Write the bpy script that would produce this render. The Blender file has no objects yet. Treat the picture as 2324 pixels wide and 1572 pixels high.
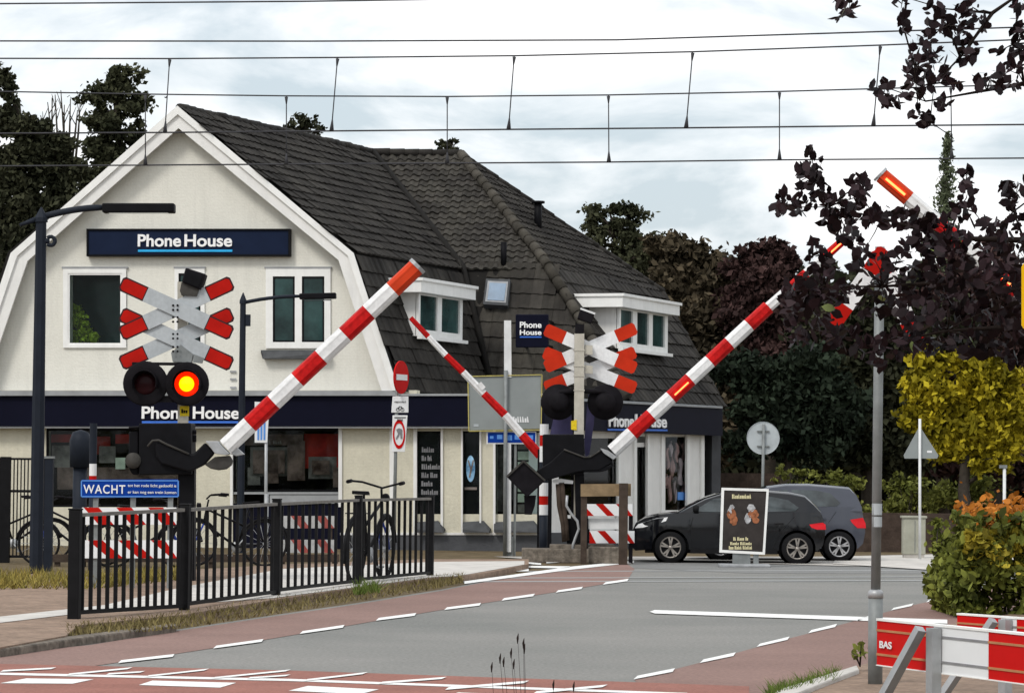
import bpy, bmesh, math, random
import numpy as np
from mathutils import Vector as V, Matrix

S = bpy.context.scene
COL = S.collection
random.seed(7)
RNG = np.random.default_rng(7)

# ------------------------------------------------------------------ camera
F = 7500.0                      # focal length in photo units (picture 2324 x 1572)
CX, CY = 1162.0, 786.0
CAM = V((0, 0, 1.75))
PITCH = math.atan(289 / F)
ROLL = 0.0094
fwd = V((0, math.cos(PITCH), math.sin(PITCH)))
u0 = V((0, -math.sin(PITCH), math.cos(PITCH)))
rgt = V((1, 0, 0)) * math.cos(ROLL) + u0 * math.sin(ROLL)
upv = u0 * math.cos(ROLL) - V((1, 0, 0)) * math.sin(ROLL)
cd = bpy.data.cameras.new('camera')
cam = bpy.data.objects.new('camera', cd)
COL.objects.link(cam)
cd.sensor_width = 36.0
cd.lens = 36.0 * F / 2324.0
cd.clip_end = 3000
cd.clip_start = 0.5
cam.matrix_world = Matrix(((rgt.x, upv.x, -fwd.x, 0), (rgt.y, upv.y, -fwd.y, 0),
                           (rgt.z, upv.z, -fwd.z, 1.75), (0, 0, 0, 1)))
S.camera = cam

# ------------------------------------------------------------------ sky and sun
SUN_EL, SUN_AZ = math.radians(48), math.radians(215)      # azimuth clockwise from +Y
w = bpy.data.worlds.new('World')
S.world = w
w.use_nodes = True
nt = w.node_tree
nt.nodes.clear()
out = nt.nodes.new('ShaderNodeOutputWorld')
bg = nt.nodes.new('ShaderNodeBackground')
bg.inputs['Strength'].default_value = 0.12
sky = nt.nodes.new('ShaderNodeTexSky')
sky.sky_type = 'NISHITA'
sky.sun_disc = False
sky.sun_elevation = SUN_EL
sky.sun_rotation = SUN_AZ
sky.air_density = 1.2
sky.dust_density = 3.0
tc = nt.nodes.new('ShaderNodeTexCoord')
mp = nt.nodes.new('ShaderNodeMapping')
mp.inputs['Scale'].default_value = (7.0, 7.0, 22.0)
mp.inputs['Location'].default_value = (0.4, 0.0, 0.2)
ns = nt.nodes.new('ShaderNodeTexNoise')
ns.inputs['Scale'].default_value = 1.3
ns.inputs['Detail'].default_value = 7
ns.inputs['Roughness'].default_value = 0.55
ns.inputs['Distortion'].default_value = 0.4
rp = nt.nodes.new('ShaderNodeValToRGB')
rp.color_ramp.elements[0].position = 0.38
rp.color_ramp.elements[0].color = (0.10, 0.10, 0.10, 1)
rp.color_ramp.elements[1].position = 0.60
rp.color_ramp.elements[1].color = (1, 1, 1, 1)
mx = nt.nodes.new('ShaderNodeMix')
mx.data_type = 'RGBA'
CLOUD = 8.0
mx.inputs['B'].default_value = (CLOUD, CLOUD, CLOUD * 1.005, 1)
nt.links.new(tc.outputs['Generated'], mp.inputs['Vector'])
nt.links.new(mp.outputs['Vector'], ns.inputs['Vector'])
nt.links.new(ns.outputs['Fac'], rp.inputs['Fac'])
nt.links.new(rp.outputs['Color'], mx.inputs['Factor'])
hz_ = nt.nodes.new('ShaderNodeMix')                 # thin grey cloud in front of the blue
hz_.data_type = 'RGBA'
hz_.inputs['Factor'].default_value = 0.75
hz_.inputs['B'].default_value = (3.75, 4.45, 5.0, 1)
nt.links.new(sky.outputs['Color'], hz_.inputs['A'])
nt.links.new(hz_.outputs['Result'], mx.inputs['A'])
nt.links.new(mx.outputs['Result'], bg.inputs['Color'])
nt.links.new(bg.outputs['Background'], out.inputs['Surface'])
sd = bpy.data.lights.new('sun', 'SUN')
sd.energy = 1.3
sd.angle = math.radians(14)
sd.color = (1.0, 0.96, 0.9)
sun = bpy.data.objects.new('sun', sd)
COL.objects.link(sun)
d = V((math.sin(SUN_AZ) * math.cos(SUN_EL), math.cos(SUN_AZ) * math.cos(SUN_EL), math.sin(SUN_EL)))
sun.rotation_euler = d.to_track_quat('Z', 'Y').to_euler()
sun.location = d * 60
S.view_settings.view_transform = 'Standard'
S.view_settings.look = 'None'
S.view_settings.exposure = 0.42
S.view_settings.gamma = 1.0
S.cycles.max_bounces = 6
S.cycles.transparent_max_bounces = 12


# ------------------------------------------------------------------ pixel -> world helpers
def ray(px, py):
    return (fwd + rgt * ((px - CX) / F) - upv * ((py - CY) / F))


def at(px, py, Y):
    r = ray(px, py)
    return CAM + r * (Y / r.y)


def gp(px, py, z=0.0):
    r = ray(px, py)
    return CAM + r * ((z - 1.75) / r.z)


def ip(px, py, pl):
    r = ray(px, py)
    return CAM + r * ((pl[0] - CAM).dot(pl[1]) / r.dot(pl[1]))


def z2(x0, y0, sc):                      # enlarged-view units -> photo units
    k = 2324 / 3547
    return lambda x, y: ((x0 + x / sc) * k, (y0 + y / sc) * k)


# ------------------------------------------------------------------ materials
MAT = {}


def mat(name, col, rough=0.7, var=0.12, scale=6.0, bump=0.0, bscale=60.0, metal=0.0, spec=None, emit=None, estr=1.0,
        island=0.0, col2=None, coat=0.0, translucent=0.0, detail=6.0, speck=0.0, sscale=45.0, streak=0.0, brick=0.0):
    m = bpy.data.materials.new(name)
    m.use_nodes = True
    t = m.node_tree
    b = t.nodes['Principled BSDF']
    b.inputs['Roughness'].default_value = rough
    b.inputs['Metallic'].default_value = metal
    if spec is None: spec = .2 if max(col) > .14 else .08
    b.inputs['Specular IOR Level'].default_value = spec
    if coat:
        b.inputs['Coat Weight'].default_value = coat
        b.inputs['Coat Roughness'].default_value = 0.08
    c = t.nodes.new('ShaderNodeTexCoord')
    n = t.nodes.new('ShaderNodeTexNoise')
    n.inputs['Scale'].default_value = scale
    n.inputs['Detail'].default_value = detail
    n.inputs['Roughness'].default_value = 0.6
    t.links.new(c.outputs['Object'], n.inputs['Vector'])
    r = t.nodes.new('ShaderNodeValToRGB')
    r.color_ramp.elements[0].position = 0.3
    r.color_ramp.elements[1].position = 0.7
    a = [max(0, x * (1 - var)) for x in col]
    bb = [min(1, x * (1 + var)) for x in (col2 or col)]
    r.color_ramp.elements[0].color = (*a, 1)
    r.color_ramp.elements[1].color = (*bb, 1)
    t.links.new(n.outputs['Fac'], r.inputs['Fac'])
    src = r.outputs['Color']
    if island:
        g = t.nodes.new('ShaderNodeNewGeometry')
        h = t.nodes.new('ShaderNodeMapRange')
        h.inputs['To Min'].default_value = 1 - island
        h.inputs['To Max'].default_value = 1 + island
        t.links.new(g.outputs['Random Per Island'], h.inputs['Value'])
        q = t.nodes.new('ShaderNodeVectorMath')
        q.operation = 'SCALE'
        t.links.new(src, q.inputs[0])
        t.links.new(h.outputs['Result'], q.inputs['Scale'])
        src = q.outputs['Vector']
    def mult(src, fac_out, lo, hi, a, bq):
        h = t.nodes.new('ShaderNodeMapRange')
        h.inputs['From Min'].default_value = a
        h.inputs['From Max'].default_value = bq
        h.inputs['To Min'].default_value = lo
        h.inputs['To Max'].default_value = hi
        t.links.new(fac_out, h.inputs['Value'])
        q = t.nodes.new('ShaderNodeVectorMath')
        q.operation = 'SCALE'
        t.links.new(src, q.inputs[0])
        t.links.new(h.outputs['Result'], q.inputs['Scale'])
        return q.outputs['Vector']
    if speck:
        n3 = t.nodes.new('ShaderNodeTexNoise')
        n3.inputs['Scale'].default_value = sscale
        n3.inputs['Detail'].default_value = 3
        t.links.new(c.outputs['Object'], n3.inputs['Vector'])
        src = mult(src, n3.outputs['Fac'], 1 - speck, 1 + speck, .32, .68)
    if streak:
        m3 = t.nodes.new('ShaderNodeMapping')
        m3.inputs['Scale'].default_value = (3.2, 3.2, .28)
        t.links.new(c.outputs['Object'], m3.inputs['Vector'])
        n4 = t.nodes.new('ShaderNodeTexNoise')
        n4.inputs['Scale'].default_value = 1.6
        n4.inputs['Detail'].default_value = 8
        n4.inputs['Roughness'].default_value = .65
        t.links.new(m3.outputs['Vector'], n4.inputs['Vector'])
        src = mult(src, n4.outputs['Fac'], 1 - streak, 1.02, .30, .52)
    t.links.new(src, b.inputs['Base Color'])
    if brick:
        sx = t.nodes.new('ShaderNodeSeparateXYZ')
        cx_ = t.nodes.new('ShaderNodeCombineXYZ')
        t.links.new(c.outputs['Object'], sx.inputs[0])
        t.links.new(sx.outputs['X'], cx_.inputs['X'])
        t.links.new(sx.outputs['Z'], cx_.inputs['Y'])
        bt = t.nodes.new('ShaderNodeTexBrick')
        bt.inputs['Scale'].default_value = 1.0
        bt.inputs['Brick Width'].default_value = .22
        bt.inputs['Row Height'].default_value = .07
        bt.inputs['Mortar Size'].default_value = .008
        bt.inputs['Mortar Smooth'].default_value = .5
        t.links.new(cx_.outputs['Vector'], bt.inputs['Vector'])
        src = mult(src, bt.outputs['Fac'], 1.0, 1 - brick, 0, 1)
        t.links.new(src, b.inputs['Base Color'])
    if bump:
        n2 = t.nodes.new('ShaderNodeTexNoise')
        n2.inputs['Scale'].default_value = bscale
        n2.inputs['Detail'].default_value = 4
        t.links.new(c.outputs['Object'], n2.inputs['Vector'])
        bp = t.nodes.new('ShaderNodeBump')
        bp.inputs['Strength'].default_value = bump
        bp.inputs['Distance'].default_value = 0.02
        t.links.new(n2.outputs['Fac'], bp.inputs['Height'])
        t.links.new(bp.outputs['Normal'], b.inputs['Normal'])
    if emit:
        b.inputs['Emission Color'].default_value = (*emit, 1)
        b.inputs['Emission Strength'].default_value = estr
    if translucent:
        o = t.nodes['Material Output']
        tr = t.nodes.new('ShaderNodeBsdfTranslucent')
        t.links.new(src, tr.inputs['Color'])
        ms = t.nodes.new('ShaderNodeMixShader')
        ms.inputs['Fac'].default_value = translucent
        t.links.new(b.outputs['BSDF'], ms.inputs[1])
        t.links.new(tr.outputs['BSDF'], ms.inputs[2])
        t.links.new(ms.outputs['Shader'], o.inputs['Surface'])
    MAT[name] = m
    return m


def clear_glass(name, tint=(0.8, 0.85, 0.85), rough=0.03):
    m = bpy.data.materials.new(name)
    m.use_nodes = True
    t = m.node_tree
    t.nodes.clear()
    o = t.nodes.new('ShaderNodeOutputMaterial')
    tr = t.nodes.new('ShaderNodeBsdfTransparent')
    tr.inputs['Color'].default_value = (*tint, 1)
    gl = t.nodes.new('ShaderNodeBsdfGlossy')
    gl.inputs['Roughness'].default_value = rough
    fr = t.nodes.new('ShaderNodeFresnel')
    fr.inputs['IOR'].default_value = 1.22
    ms = t.nodes.new('ShaderNodeMixShader')
    t.links.new(fr.outputs['Fac'], ms.inputs['Fac'])
    t.links.new(tr.outputs['BSDF'], ms.inputs[1])
    t.links.new(gl.outputs['BSDF'], ms.inputs[2])
    t.links.new(ms.outputs['Shader'], o.inputs['Surface'])
    MAT[name] = m
    return m


# ------------------------------------------------------------------ object helpers
ROOT = {}


def tag(o, label=None, cat=None, group=None, kind=None):
    if label: o['label'] = label
    if cat: o['category'] = cat
    if group: o['group'] = group
    if kind: o['kind'] = kind
    return o


def thing(name, label, cat, loc, rz=0.0, group=None):
    o = bpy.data.objects.new(name, None)
    o.empty_display_size = 0.3
    COL.objects.link(o)
    o.location = loc
    o.rotation_euler = (0, 0, rz)
    tag(o, label, cat, group)
    ROOT[o.name] = V(loc) if rz == 0 else V((0, 0, 0))
    return o


def copy_tree(o, parent=None):
    c = o.copy()
    COL.objects.link(c)
    c.parent = parent
    for ch in [x for x in o.children]:
        copy_tree(ch, c)
    return c


class MB:
    def __init__(self):
        self.v, self.f, self.m, self.s = [], [], [], []

    def add(self, vs, fs, mi=0, smooth=False):
        b = len(self.v)
        self.v += [tuple(x) for x in vs]
        for f in fs:
            self.f.append([b + i for i in f])
            self.m.append(mi)
            self.s.append(smooth)
        return self

    def frame(self, o, a, b, c, mi=0):                  # box from corner o with edge vectors a, b, c
        o, a, b, c = V(o), V(a), V(b), V(c)
        if a.cross(b).dot(c) < 0:
            a, b = b, a
        vs = [o, o + a, o + a + b, o + b, o + c, o + a + c, o + a + b + c, o + b + c]
        return self.add(vs, [(3, 2, 1, 0), (4, 5, 6, 7), (0, 1, 5, 4), (1, 2, 6, 5), (2, 3, 7, 6), (3, 0, 4, 7)], mi)

    def box(self, c, sx, sy, sz, rz=0.0, mi=0):         # centre of the base
        c = V(c)
        ca, sa = math.cos(rz), math.sin(rz)
        a, b = V((ca, sa, 0)) * sx, V((-sa, ca, 0)) * sy
        return self.frame(c - a / 2 - b / 2, a, b, V((0, 0, sz)), mi)

    def beam(self, p, q, w_, h_, up=(0, 0, 1), mi=0):
        p, q = V(p), V(q)
        d_ = (q - p)
        s_ = d_.cross(V(up))
        if s_.length < 1e-6:
            s_ = d_.cross(V((1, 0, 0)))
        s_.normalize()
        t_ = s_.cross(d_).normalized()
        return self.frame(p - s_ * w_ / 2 - t_ * h_ / 2, d_, s_ * w_, t_ * h_, mi)

    def prism(self, pts, vec, mi=0):
        pts = [V(p) for p in pts]
        vec = V(vec)
        n = V((0, 0, 0))
        for i in range(len(pts)):
            n += pts[i].cross(pts[(i + 1) % len(pts)])
        if n.dot(vec) > 0:
            pts.reverse()
        k = len(pts)
        vs = pts + [p + vec for p in pts]
        fs = [tuple(range(k)), tuple(range(2 * k - 1, k - 1, -1))]
        fs += [(i, i + k, (i + 1) % k + k, (i + 1) % k) for i in range(k)]
        return self.add(vs, [f[::1] for f in fs], mi)

    def face(self, pts, mi=0):
        return self.add(pts, [tuple(range(len(pts)))], mi)

    def tube(self, pts, r, n=8, mi=0, caps=True, smooth=True, twist=0.0):
        pts = [V(p) for p in pts]
        rs = r if isinstance(r, (list, tuple)) else [r] * len(pts)
        rings = []
        prev = None
        for i, p in enumerate(pts):
            d_ = (pts[min(i + 1, len(pts) - 1)] - pts[max(i - 1, 0)]).normalized()
            if prev is None:
                a = d_.cross(V((0, 0, 1)))
                if a.length < 1e-3: a = d_.cross(V((0, 1, 0)))
                a.normalize()
            else:
                a = prev - d_ * prev.dot(d_)
                if a.length < 1e-6: a = d_.cross(V((0, 1, 0)))
                a.normalize()
            prev = a
            b = d_.cross(a)
            rings.append([p + (a * math.cos(2 * math.pi * j / n + twist) + b * math.sin(2 * math.pi * j / n + twist)) * rs[i] for j in range(n)])
        vs = [x for rg in rings for x in rg]
        fs = []
        for i in range(len(pts) - 1):
            for j in range(n):
                fs.append((i * n + j, i * n + (j + 1) % n, (i + 1) * n + (j + 1) % n, (i + 1) * n + j))
        self.add(vs, fs, mi, smooth)
        if caps:
            b0 = len(self.v) - len(vs)
            self.f.append([b0 + j for j in range(n)][::-1]); self.m.append(mi); self.s.append(False)
            self.f.append([b0 + (len(pts) - 1) * n + j for j in range(n)]); self.m.append(mi); self.s.append(False)
        return self

    def lathe(self, prof, c, axis=(0, 0, 1), n=20, mi=0, smooth=True):   # prof: (radius, height along axis)
        c, ax = V(c), V(axis).normalized()
        a = ax.cross(V((0, 0, 1)))
        if a.length < 1e-3: a = V((1, 0, 0))
        a.normalize()
        b = ax.cross(a)
        vs = []
        for r, h in prof:
            for j in range(n):
                t_ = 2 * math.pi * j / n
                vs.append(c + ax * h + (a * math.cos(t_) + b * math.sin(t_)) * max(r, 1e-4))
        fs = []
        for i in range(len(prof) - 1):
            for j in range(n):
                fs.append((i * n + j, i * n + (j + 1) % n, (i + 1) * n + (j + 1) % n, (i + 1) * n + j))
        return self.add(vs, fs, mi, smooth)

    def disc(self, c, axis, r, t, n=28, mi=0):
        return self.lathe([(0, 0), (r, 0), (r, t), (0, t)], c, axis, n, mi, False)

    def build(self, name, mats, parent=None, world=True, bevel=0.0, seg=2):
        if not isinstance(mats, (list, tuple)): mats = [mats]
        off = V((0, 0, 0))
        if parent is not None and world:
            p = parent
            while p.parent is not None: p = p.parent
            off = ROOT[p.name]
        me = bpy.data.meshes.new(name)
        me.from_pydata([(x[0] - off.x, x[1] - off.y, x[2] - off.z) for x in self.v], [], self.f)
        for mm in mats: me.materials.append(MAT[mm] if isinstance(mm, str) else mm)
        me.polygons.foreach_set('material_index', self.m)
        me.polygons.foreach_set('use_smooth', self.s)
        me.update()
        o = bpy.data.objects.new(name, me)
        COL.objects.link(o)
        if parent is not None: o.parent = parent
        if bevel:
            md = o.modifiers.new('bevel', 'BEVEL')
            md.width = bevel
            md.segments = seg
            md.limit_method = 'ANGLE'
            md.angle_limit = math.radians(40)
        return o


def text(name, s, o, xd, zd, width, height, m, parent, depth=0.01, bold=0.0, world=True, spacing=1.0):
    """lettering fitted to width x height, lower left corner at o, in the plane of xd, zd"""
    cu = bpy.data.curves.new(name, 'FONT')
    cu.body = s
    cu.offset = bold
    cu.extrude = 0.02
    cu.space_character = spacing
    cu.space_line = 1.05
    to = bpy.data.objects.new(name, cu)
    COL.objects.link(to)
    dg = bpy.context.evaluated_depsgraph_get()
    me = bpy.data.meshes.new_from_object(to.evaluated_get(dg))
    bpy.data.objects.remove(to)
    co = np.empty(len(me.vertices) * 3, dtype=np.float32)
    me.vertices.foreach_get('co', co)
    co = co.reshape(-1, 3)
    lo, hi = co.min(0), co.max(0)
    k = (co - lo) / np.maximum(hi - lo, 1e-6)
    xd, zd = V(xd).normalized(), V(zd).normalized()
    n = xd.cross(zd)
    off = V((0, 0, 0))
    if parent is not None and world:
        p = parent
        while p.parent is not None: p = p.parent
        off = ROOT[p.name]
    o = V(o) - off
    res = np.array(o)[None] + k[:, :1] * np.array(xd)[None] * width + k[:, 1:2] * np.array(zd)[None] * height \
        + k[:, 2:3] * np.array(n)[None] * depth
    me.vertices.foreach_set('co', res.astype(np.float32).ravel())
    me.materials.clear()
    me.materials.append(MAT[m])
    me.update()
    ob = bpy.data.objects.new(name, me)
    COL.objects.link(ob)
    if parent is not None: ob.parent = parent
    return ob


def quads_mesh(name, co, per, m, parent=None, extra=None):
    """co: n*per x 3 array, every `per` points one face"""
    off = np.zeros(3)
    if parent is not None:
        p = parent
        while p.parent is not None: p = p.parent
        off = np.array(ROOT[p.name])
    co = (co - off).astype(np.float32)
    n = len(co) // per
    me = bpy.data.meshes.new(name)
    me.vertices.add(len(co))
    me.vertices.foreach_set('co', co.ravel())
    me.loops.add(n * per)
    me.loops.foreach_set('vertex_index', np.arange(n * per, dtype=np.int32))
    me.polygons.add(n)
    me.polygons.foreach_set('loop_start', np.arange(0, n * per, per, dtype=np.int32))
    me.polygons.foreach_set('loop_total', np.full(n, per, dtype=np.int32))
    me.materials.append(MAT[m])
    me.update(calc_edges=True)
    me.validate()
    o = bpy.data.objects.new(name, me)
    COL.objects.link(o)
    if parent is not None: o.parent = parent
    return o


def leaf_faces(c, size, aspect=0.6, shape=4, droop=0.0, jitter=0.35):
    """random leaf-shaped faces at points c (n x 3)"""
    n = len(c)
    d_ = RNG.normal(size=(n, 3))
    d_[:, 2] -= droop
    d_ /= np.linalg.norm(d_, axis=1, keepdims=True)
    s_ = np.cross(d_, RNG.normal(size=(n, 3)))
    s_ /= np.linalg.norm(s_, axis=1, keepdims=True) + 1e-9
    L = (size * (1 + RNG.uniform(-jitter, jitter, n)))[:, None]
    W = L * aspect
    if shape == 4:
        p = np.stack([c - d_ * L / 2, c + s_ * W / 2, c + d_ * L / 2, c - s_ * W / 2], 1)
    else:
        p = np.stack([c - d_ * L / 2, c - d_ * L * .2 + s_ * W * .42, c + d_ * L * .12 + s_ * W * .46, c + d_ * L / 2,
                      c + d_ * L * .12 - s_ * W * .46, c - d_ * L * .2 - s_ * W * .42], 1)
    return p.reshape(-1, 3)


def clump_points(clumps, Y, dens, sub=9, depth=1.0, shell=0.5, subr=(0.28, 0.5)):
    """clumps: (cx, cy, rx, ry) in photo units at distance Y -> points spread over small balls of leaves"""
    res, cents = [], []
    for (cx, cy, rx, ry) in clumps:
        c = np.array(at(cx, cy, Y))
        k = Y / F
        R = np.array([rx * k, rx * k * depth, ry * k])
        ns_ = max(4, int(sub * 1.7 * (0.6 + rx * ry / 6000)))
        for i in range(ns_):
            q = RNG.normal(size=3)
            q /= np.linalg.norm(q)
            q *= RNG.uniform(0.3, 0.95)
            cc = c + q * R
            rr = RNG.uniform(*subr) * min(R[0], R[2]) * 1.25
            n = max(8, int(dens * 2.2 * rr * rr))
            p = RNG.normal(size=(n, 3))
            p /= np.linalg.norm(p, axis=1, keepdims=True)
            p *= (RNG.uniform(0, 1, n) ** shell)[:, None] * rr
            p[:, 0] *= RNG.uniform(.9, 1.5)
            p[:, 2] *= RNG.uniform(.6, 1.0)
            o_ = RNG.uniform(0, 1, n) < .07
            p[o_] *= RNG.uniform(1.1, 1.9, (o_.sum(), 1))
            res.append(cc + p)
            cents.append(cc)
    return np.concatenate(res), cents


def tree(name, label, cat, Y, clumps, trunk_px, m, dens=900, leaf=0.3, trunk_r=0.2, group=None, top_py=None, sub=9, depth=1.0,
         aspect=.6, mtrunk='bark', shape=4, limbs=14, twigs=0, parts=('crown', 'trunk')):
    b = at(trunk_px, 1000, Y)
    base = V((b.x, Y, 0))
    t = thing(name, label, cat, base, group=group)
    pts, cents = clump_points(clumps, Y, dens, sub, depth)
    pts = pts[pts[:, 2] > 0.05]
    quads_mesh(parts[0], leaf_faces(pts, leaf, aspect, shape), shape, m, t)
    tp = at(trunk_px, top_py if top_py else min(c[1] + c[3] * 1.2 for c in clumps), Y)
    mb = MB()
    H = tp.z
    spine = [base + V((RNG.uniform(-.1, .1) * (i > 0), RNG.uniform(-.1, .1) * (i > 0), H * i / 6)) for i in range(7)]
    spine[-1].x = tp.x
    mb.tube(spine, [trunk_r * (1 - .8 * i / 6) for i in range(7)], 8)
    idx = RNG.permutation(len(cents))[:limbs]
    for i in idx:
        c = V(cents[i])
        z0 = max(0.3, min(c.z - 0.4 * math.hypot(c.x - base.x, c.y - base.y), H * .95))
        k = min(5.99, z0 / H * 6)
        i0 = int(k)
        s0 = spine[i0].lerp(spine[i0 + 1], k - i0)
        mid = s0.lerp(c, .5) + V((0, 0, .15))
        mb.tube([s0, mid, c], [trunk_r * .35, trunk_r * .22, trunk_r * .06], 5)
    mb.build(parts[1], mtrunk, t)
    return t

# ------------------------------------------------------------------ materials used
mat('asphalt', (0.205, 0.208, 0.196), .9, .13, 0.22, .4, 90, col2=(.22, .213, .20), detail=9, speck=.18, sscale=28)
mat('asphalt_rail', (0.20, 0.20, 0.195), .9, .14, 0.5, .3, 80, speck=.14, sscale=26)
mat('red_asphalt', (0.245, 0.158, 0.136), .92, .12, 0.4, .4, 90, detail=9, speck=.16, sscale=28)
mat('red_coating', (0.28, 0.122, 0.095), .85, .16, 1.0, .3, 90, detail=9, speck=.16, sscale=35)
mat('road_paint', (0.78, 0.78, 0.76), .7, .10, 6, .2, 60, speck=.08, sscale=40)
mat('brick_paving', (0.25, 0.178, 0.132), .95, .22, 2.5, .6, 25, speck=.2, sscale=16)
mat('concrete', (0.42, 0.40, 0.37), .9, .18, 2.5, .4, 40)
mat('slab', (0.54, 0.515, 0.48), .9, .15, 2.5, .4, 40)
mat('soil', (0.13, 0.10, 0.06), .95, .35, 2.0, .6, 30)
mat('kerb_stone', (0.15, 0.128, 0.105), .95, .4, 3, .6, 30, speck=.25, sscale=12)
mat('rail_steel', (0.31, 0.315, 0.31), .6, .12, 4)
mat('grass_blades', (0.17, 0.16, 0.035), .8, .3, 3, island=.45, col2=(.26, .20, .05))
mat('dry_grass', (0.155, 0.125, 0.05), .85, .35, 3, island=.45)
mat('green_weed', (0.10, 0.14, 0.03), .8, .3, 3, island=.4)
mat('stucco', (0.73, 0.718, 0.650), .9, .05, 0.8, .45, 22, detail=9, streak=.05, brick=.03, speck=.015, sscale=14)
mat('stucco_low', (0.60, 0.57, 0.46), .9, .09, 1.1, .5, 18, detail=9, streak=.06, brick=.03, speck=.03, sscale=14)
mat('white_paint', (0.82, 0.82, 0.80), .5, .05, 3, .12, 20, streak=.05)
mat('white_board', (0.77, 0.765, 0.745), .6, .06, 2, .2, 14, streak=.06)
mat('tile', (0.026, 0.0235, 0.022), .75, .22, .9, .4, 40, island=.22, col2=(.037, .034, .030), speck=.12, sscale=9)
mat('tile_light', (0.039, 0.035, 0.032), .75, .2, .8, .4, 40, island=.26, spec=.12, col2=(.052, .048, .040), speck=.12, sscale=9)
mat('tile_ridge', (0.066, 0.060, 0.050), .8, .3, 3, .5, 30, island=.3)
mat('tile_base', (0.018, 0.017, 0.016), .9)
mat('navy_sign', (0.010, 0.017, 0.042), .5, .1, 3, spec=.06)
mat('navy_band', (0.0055, 0.006, 0.0155), .5, .1, 2, spec=.05)
mat('zinc', (0.30, 0.31, 0.32), .6, .15, 3)
mat('cyan_line', (0.03, 0.40, 0.78), .5)
mat('blue_line', (0.05, 0.16, 0.60), .5)
mat('letter_white', (0.88, 0.88, 0.88), .5, .02)
mat('pane_dark', (0.011, 0.028, 0.029), .1, .5, .9, spec=.22, col2=(.026, .062, .060))  # lighter teal patches paint reflections into the pane colour
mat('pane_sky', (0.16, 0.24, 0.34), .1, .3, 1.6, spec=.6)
mat('sill_stone', (0.075, 0.078, 0.082), .7, .2, 4, .3, 30)
mat('plinth', (0.085, 0.088, 0.095), .85, .18, 1.5, .4, 25)
mat('interior_dark', (0.02, 0.016, 0.015), .8)
mat('interior_red', (0.34, 0.022, 0.016), .8, .5, 2.5)
mat('interior_brown', (0.17, 0.085, 0.06), .8, .8, 3.0, col2=(.15,.10,.085))
mat('interior_grey', (0.19, 0.165, 0.15), .8, .6, 4)
mat('interior_card', (0.60, 0.64, 0.52), .8, .2, 6)
mat('black_poster', (0.018, 0.018, 0.020), .5, .2, 3)
mat('poster_text', (0.20, 0.20, 0.21), .7)
mat('poster_figure', (0.26, 0.165, 0.165), .5, .5, 3, spec=.1, col2=(.34, .24, .24), streak=.9)
mat('poster_skin', (0.42, 0.25, 0.24), .6, .35, 6)
mat('poster_pale', (0.50, 0.40, 0.42), .6, .3, 6)
mat('oval_blue', (0.06, 0.25, 0.55), .5, .5, 4, col2=(.3, .5, .75))
mat('lamp_metal', (0.016, 0.020, 0.029), .55, .15, 4, spec=.10)
mat('black_metal', (0.0065, 0.0065, 0.008), .55, .3, 5, spec=.08)
mat('black_soft', (0.010, 0.009, 0.011), .65, .3, 5, spec=.06)
mat('black_edge', (0.055, 0.052, 0.048), .55, .3, 6)
mat('fence_black', (0.009, 0.009, 0.010), .55, .25, 6, spec=.08)
mat('rail_worn', (0.16, 0.15, 0.135), .6, .25, 8)
mat('cross_grey', (0.41, 0.44, 0.46), .55, .09, 2, speck=.06, sscale=18, streak=.08)
mat('cross_white', (0.76, 0.77, 0.78), .55, .10, 2.5, speck=.06, sscale=18, streak=.08)
mat('signal_red', (0.42, 0.010, 0.006), .5, .14, 3, spec=.06)
mat('signal_orange', (0.50, 0.030, 0.010), .5, .12, 3, spec=.06)
mat('dark_rim', (0.045, 0.02, 0.022), .6)
mat('boom_white', (0.71, 0.71, 0.71), .5, .08, 3.5, spec=.15, speck=.06, sscale=14, streak=.08)
mat('boom_red', (0.46, 0.010, 0.010), .5, .20, 3, spec=.08, speck=.14, sscale=12)
mat('boom_orange', (0.54, 0.048, 0.014), .5, .12, 2.5, spec=.08)
mat('galvanised', (0.36, 0.37, 0.38), .45, .2, 6, metal=.35)
mat('pole_grey', (0.21, 0.225, 0.225), .55, .22, 5, metal=.2)
mat('pole_white', (0.68, 0.69, 0.69), .6, .12, 3)
mat('mast_concrete', (0.46, 0.435, 0.375), .85, .15, 5, .3, 40)
mat('lens_dark', (0.028, 0.008, 0.010), .25)
mat('lens_red', (0.7, 0.02, 0.0), .3, emit=(1.0, 0.012, 0.0), estr=0.95)
mat('lens_core', (0.8, 0.4, 0.0), .3, emit=(1.0, 0.44, 0.0), estr=1.5)
mat('strip_lit', (0.9, 0.3, 0.1), .3, emit=(1.0, 0.20, 0.05), estr=2.2)
mat('yellow_sticker', (0.68, 0.50, 0.015), .5, .2, 30)
mat('yellow_edge', (0.46, 0.40, 0.13), .6, .25, 3)
mat('sign_back', (0.25, 0.275, 0.275), .6, .1, 1.5)
mat('sign_back_light', (0.42, 0.46, 0.48), .55, .14, 3)
mat('sign_blue', (0.004, 0.040, 0.27), .5, .1, 3, spec=.06)
mat('sign_blue_light', (0.10, 0.27, 0.66), .5, .1, 6)
mat('sign_red', (0.52, 0.005, 0.005), .5, .08, 3, spec=.06)
mat('sign_white', (0.76, 0.77, 0.78), .5, .04, 3)
mat('barrier_red', (0.56, 0.006, 0.005), .5, .07, 3, spec=.06)
mat('barrier_line', (0.45, 0.20, 0.09), .6, .2, 8)
mat('barrier_grey', (0.24, 0.24, 0.25), .6, .2, 8)
mat('timber', (0.23, 0.165, 0.095), .9, .25, 4, .4, 20)
mat('timber_dark', (0.060, 0.045, 0.036), .9, .3, 5, .4, 20)
mat('car_black', (0.004, 0.0045, 0.0065), .10, .1, 2, spec=.5, coat=.0)
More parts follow.
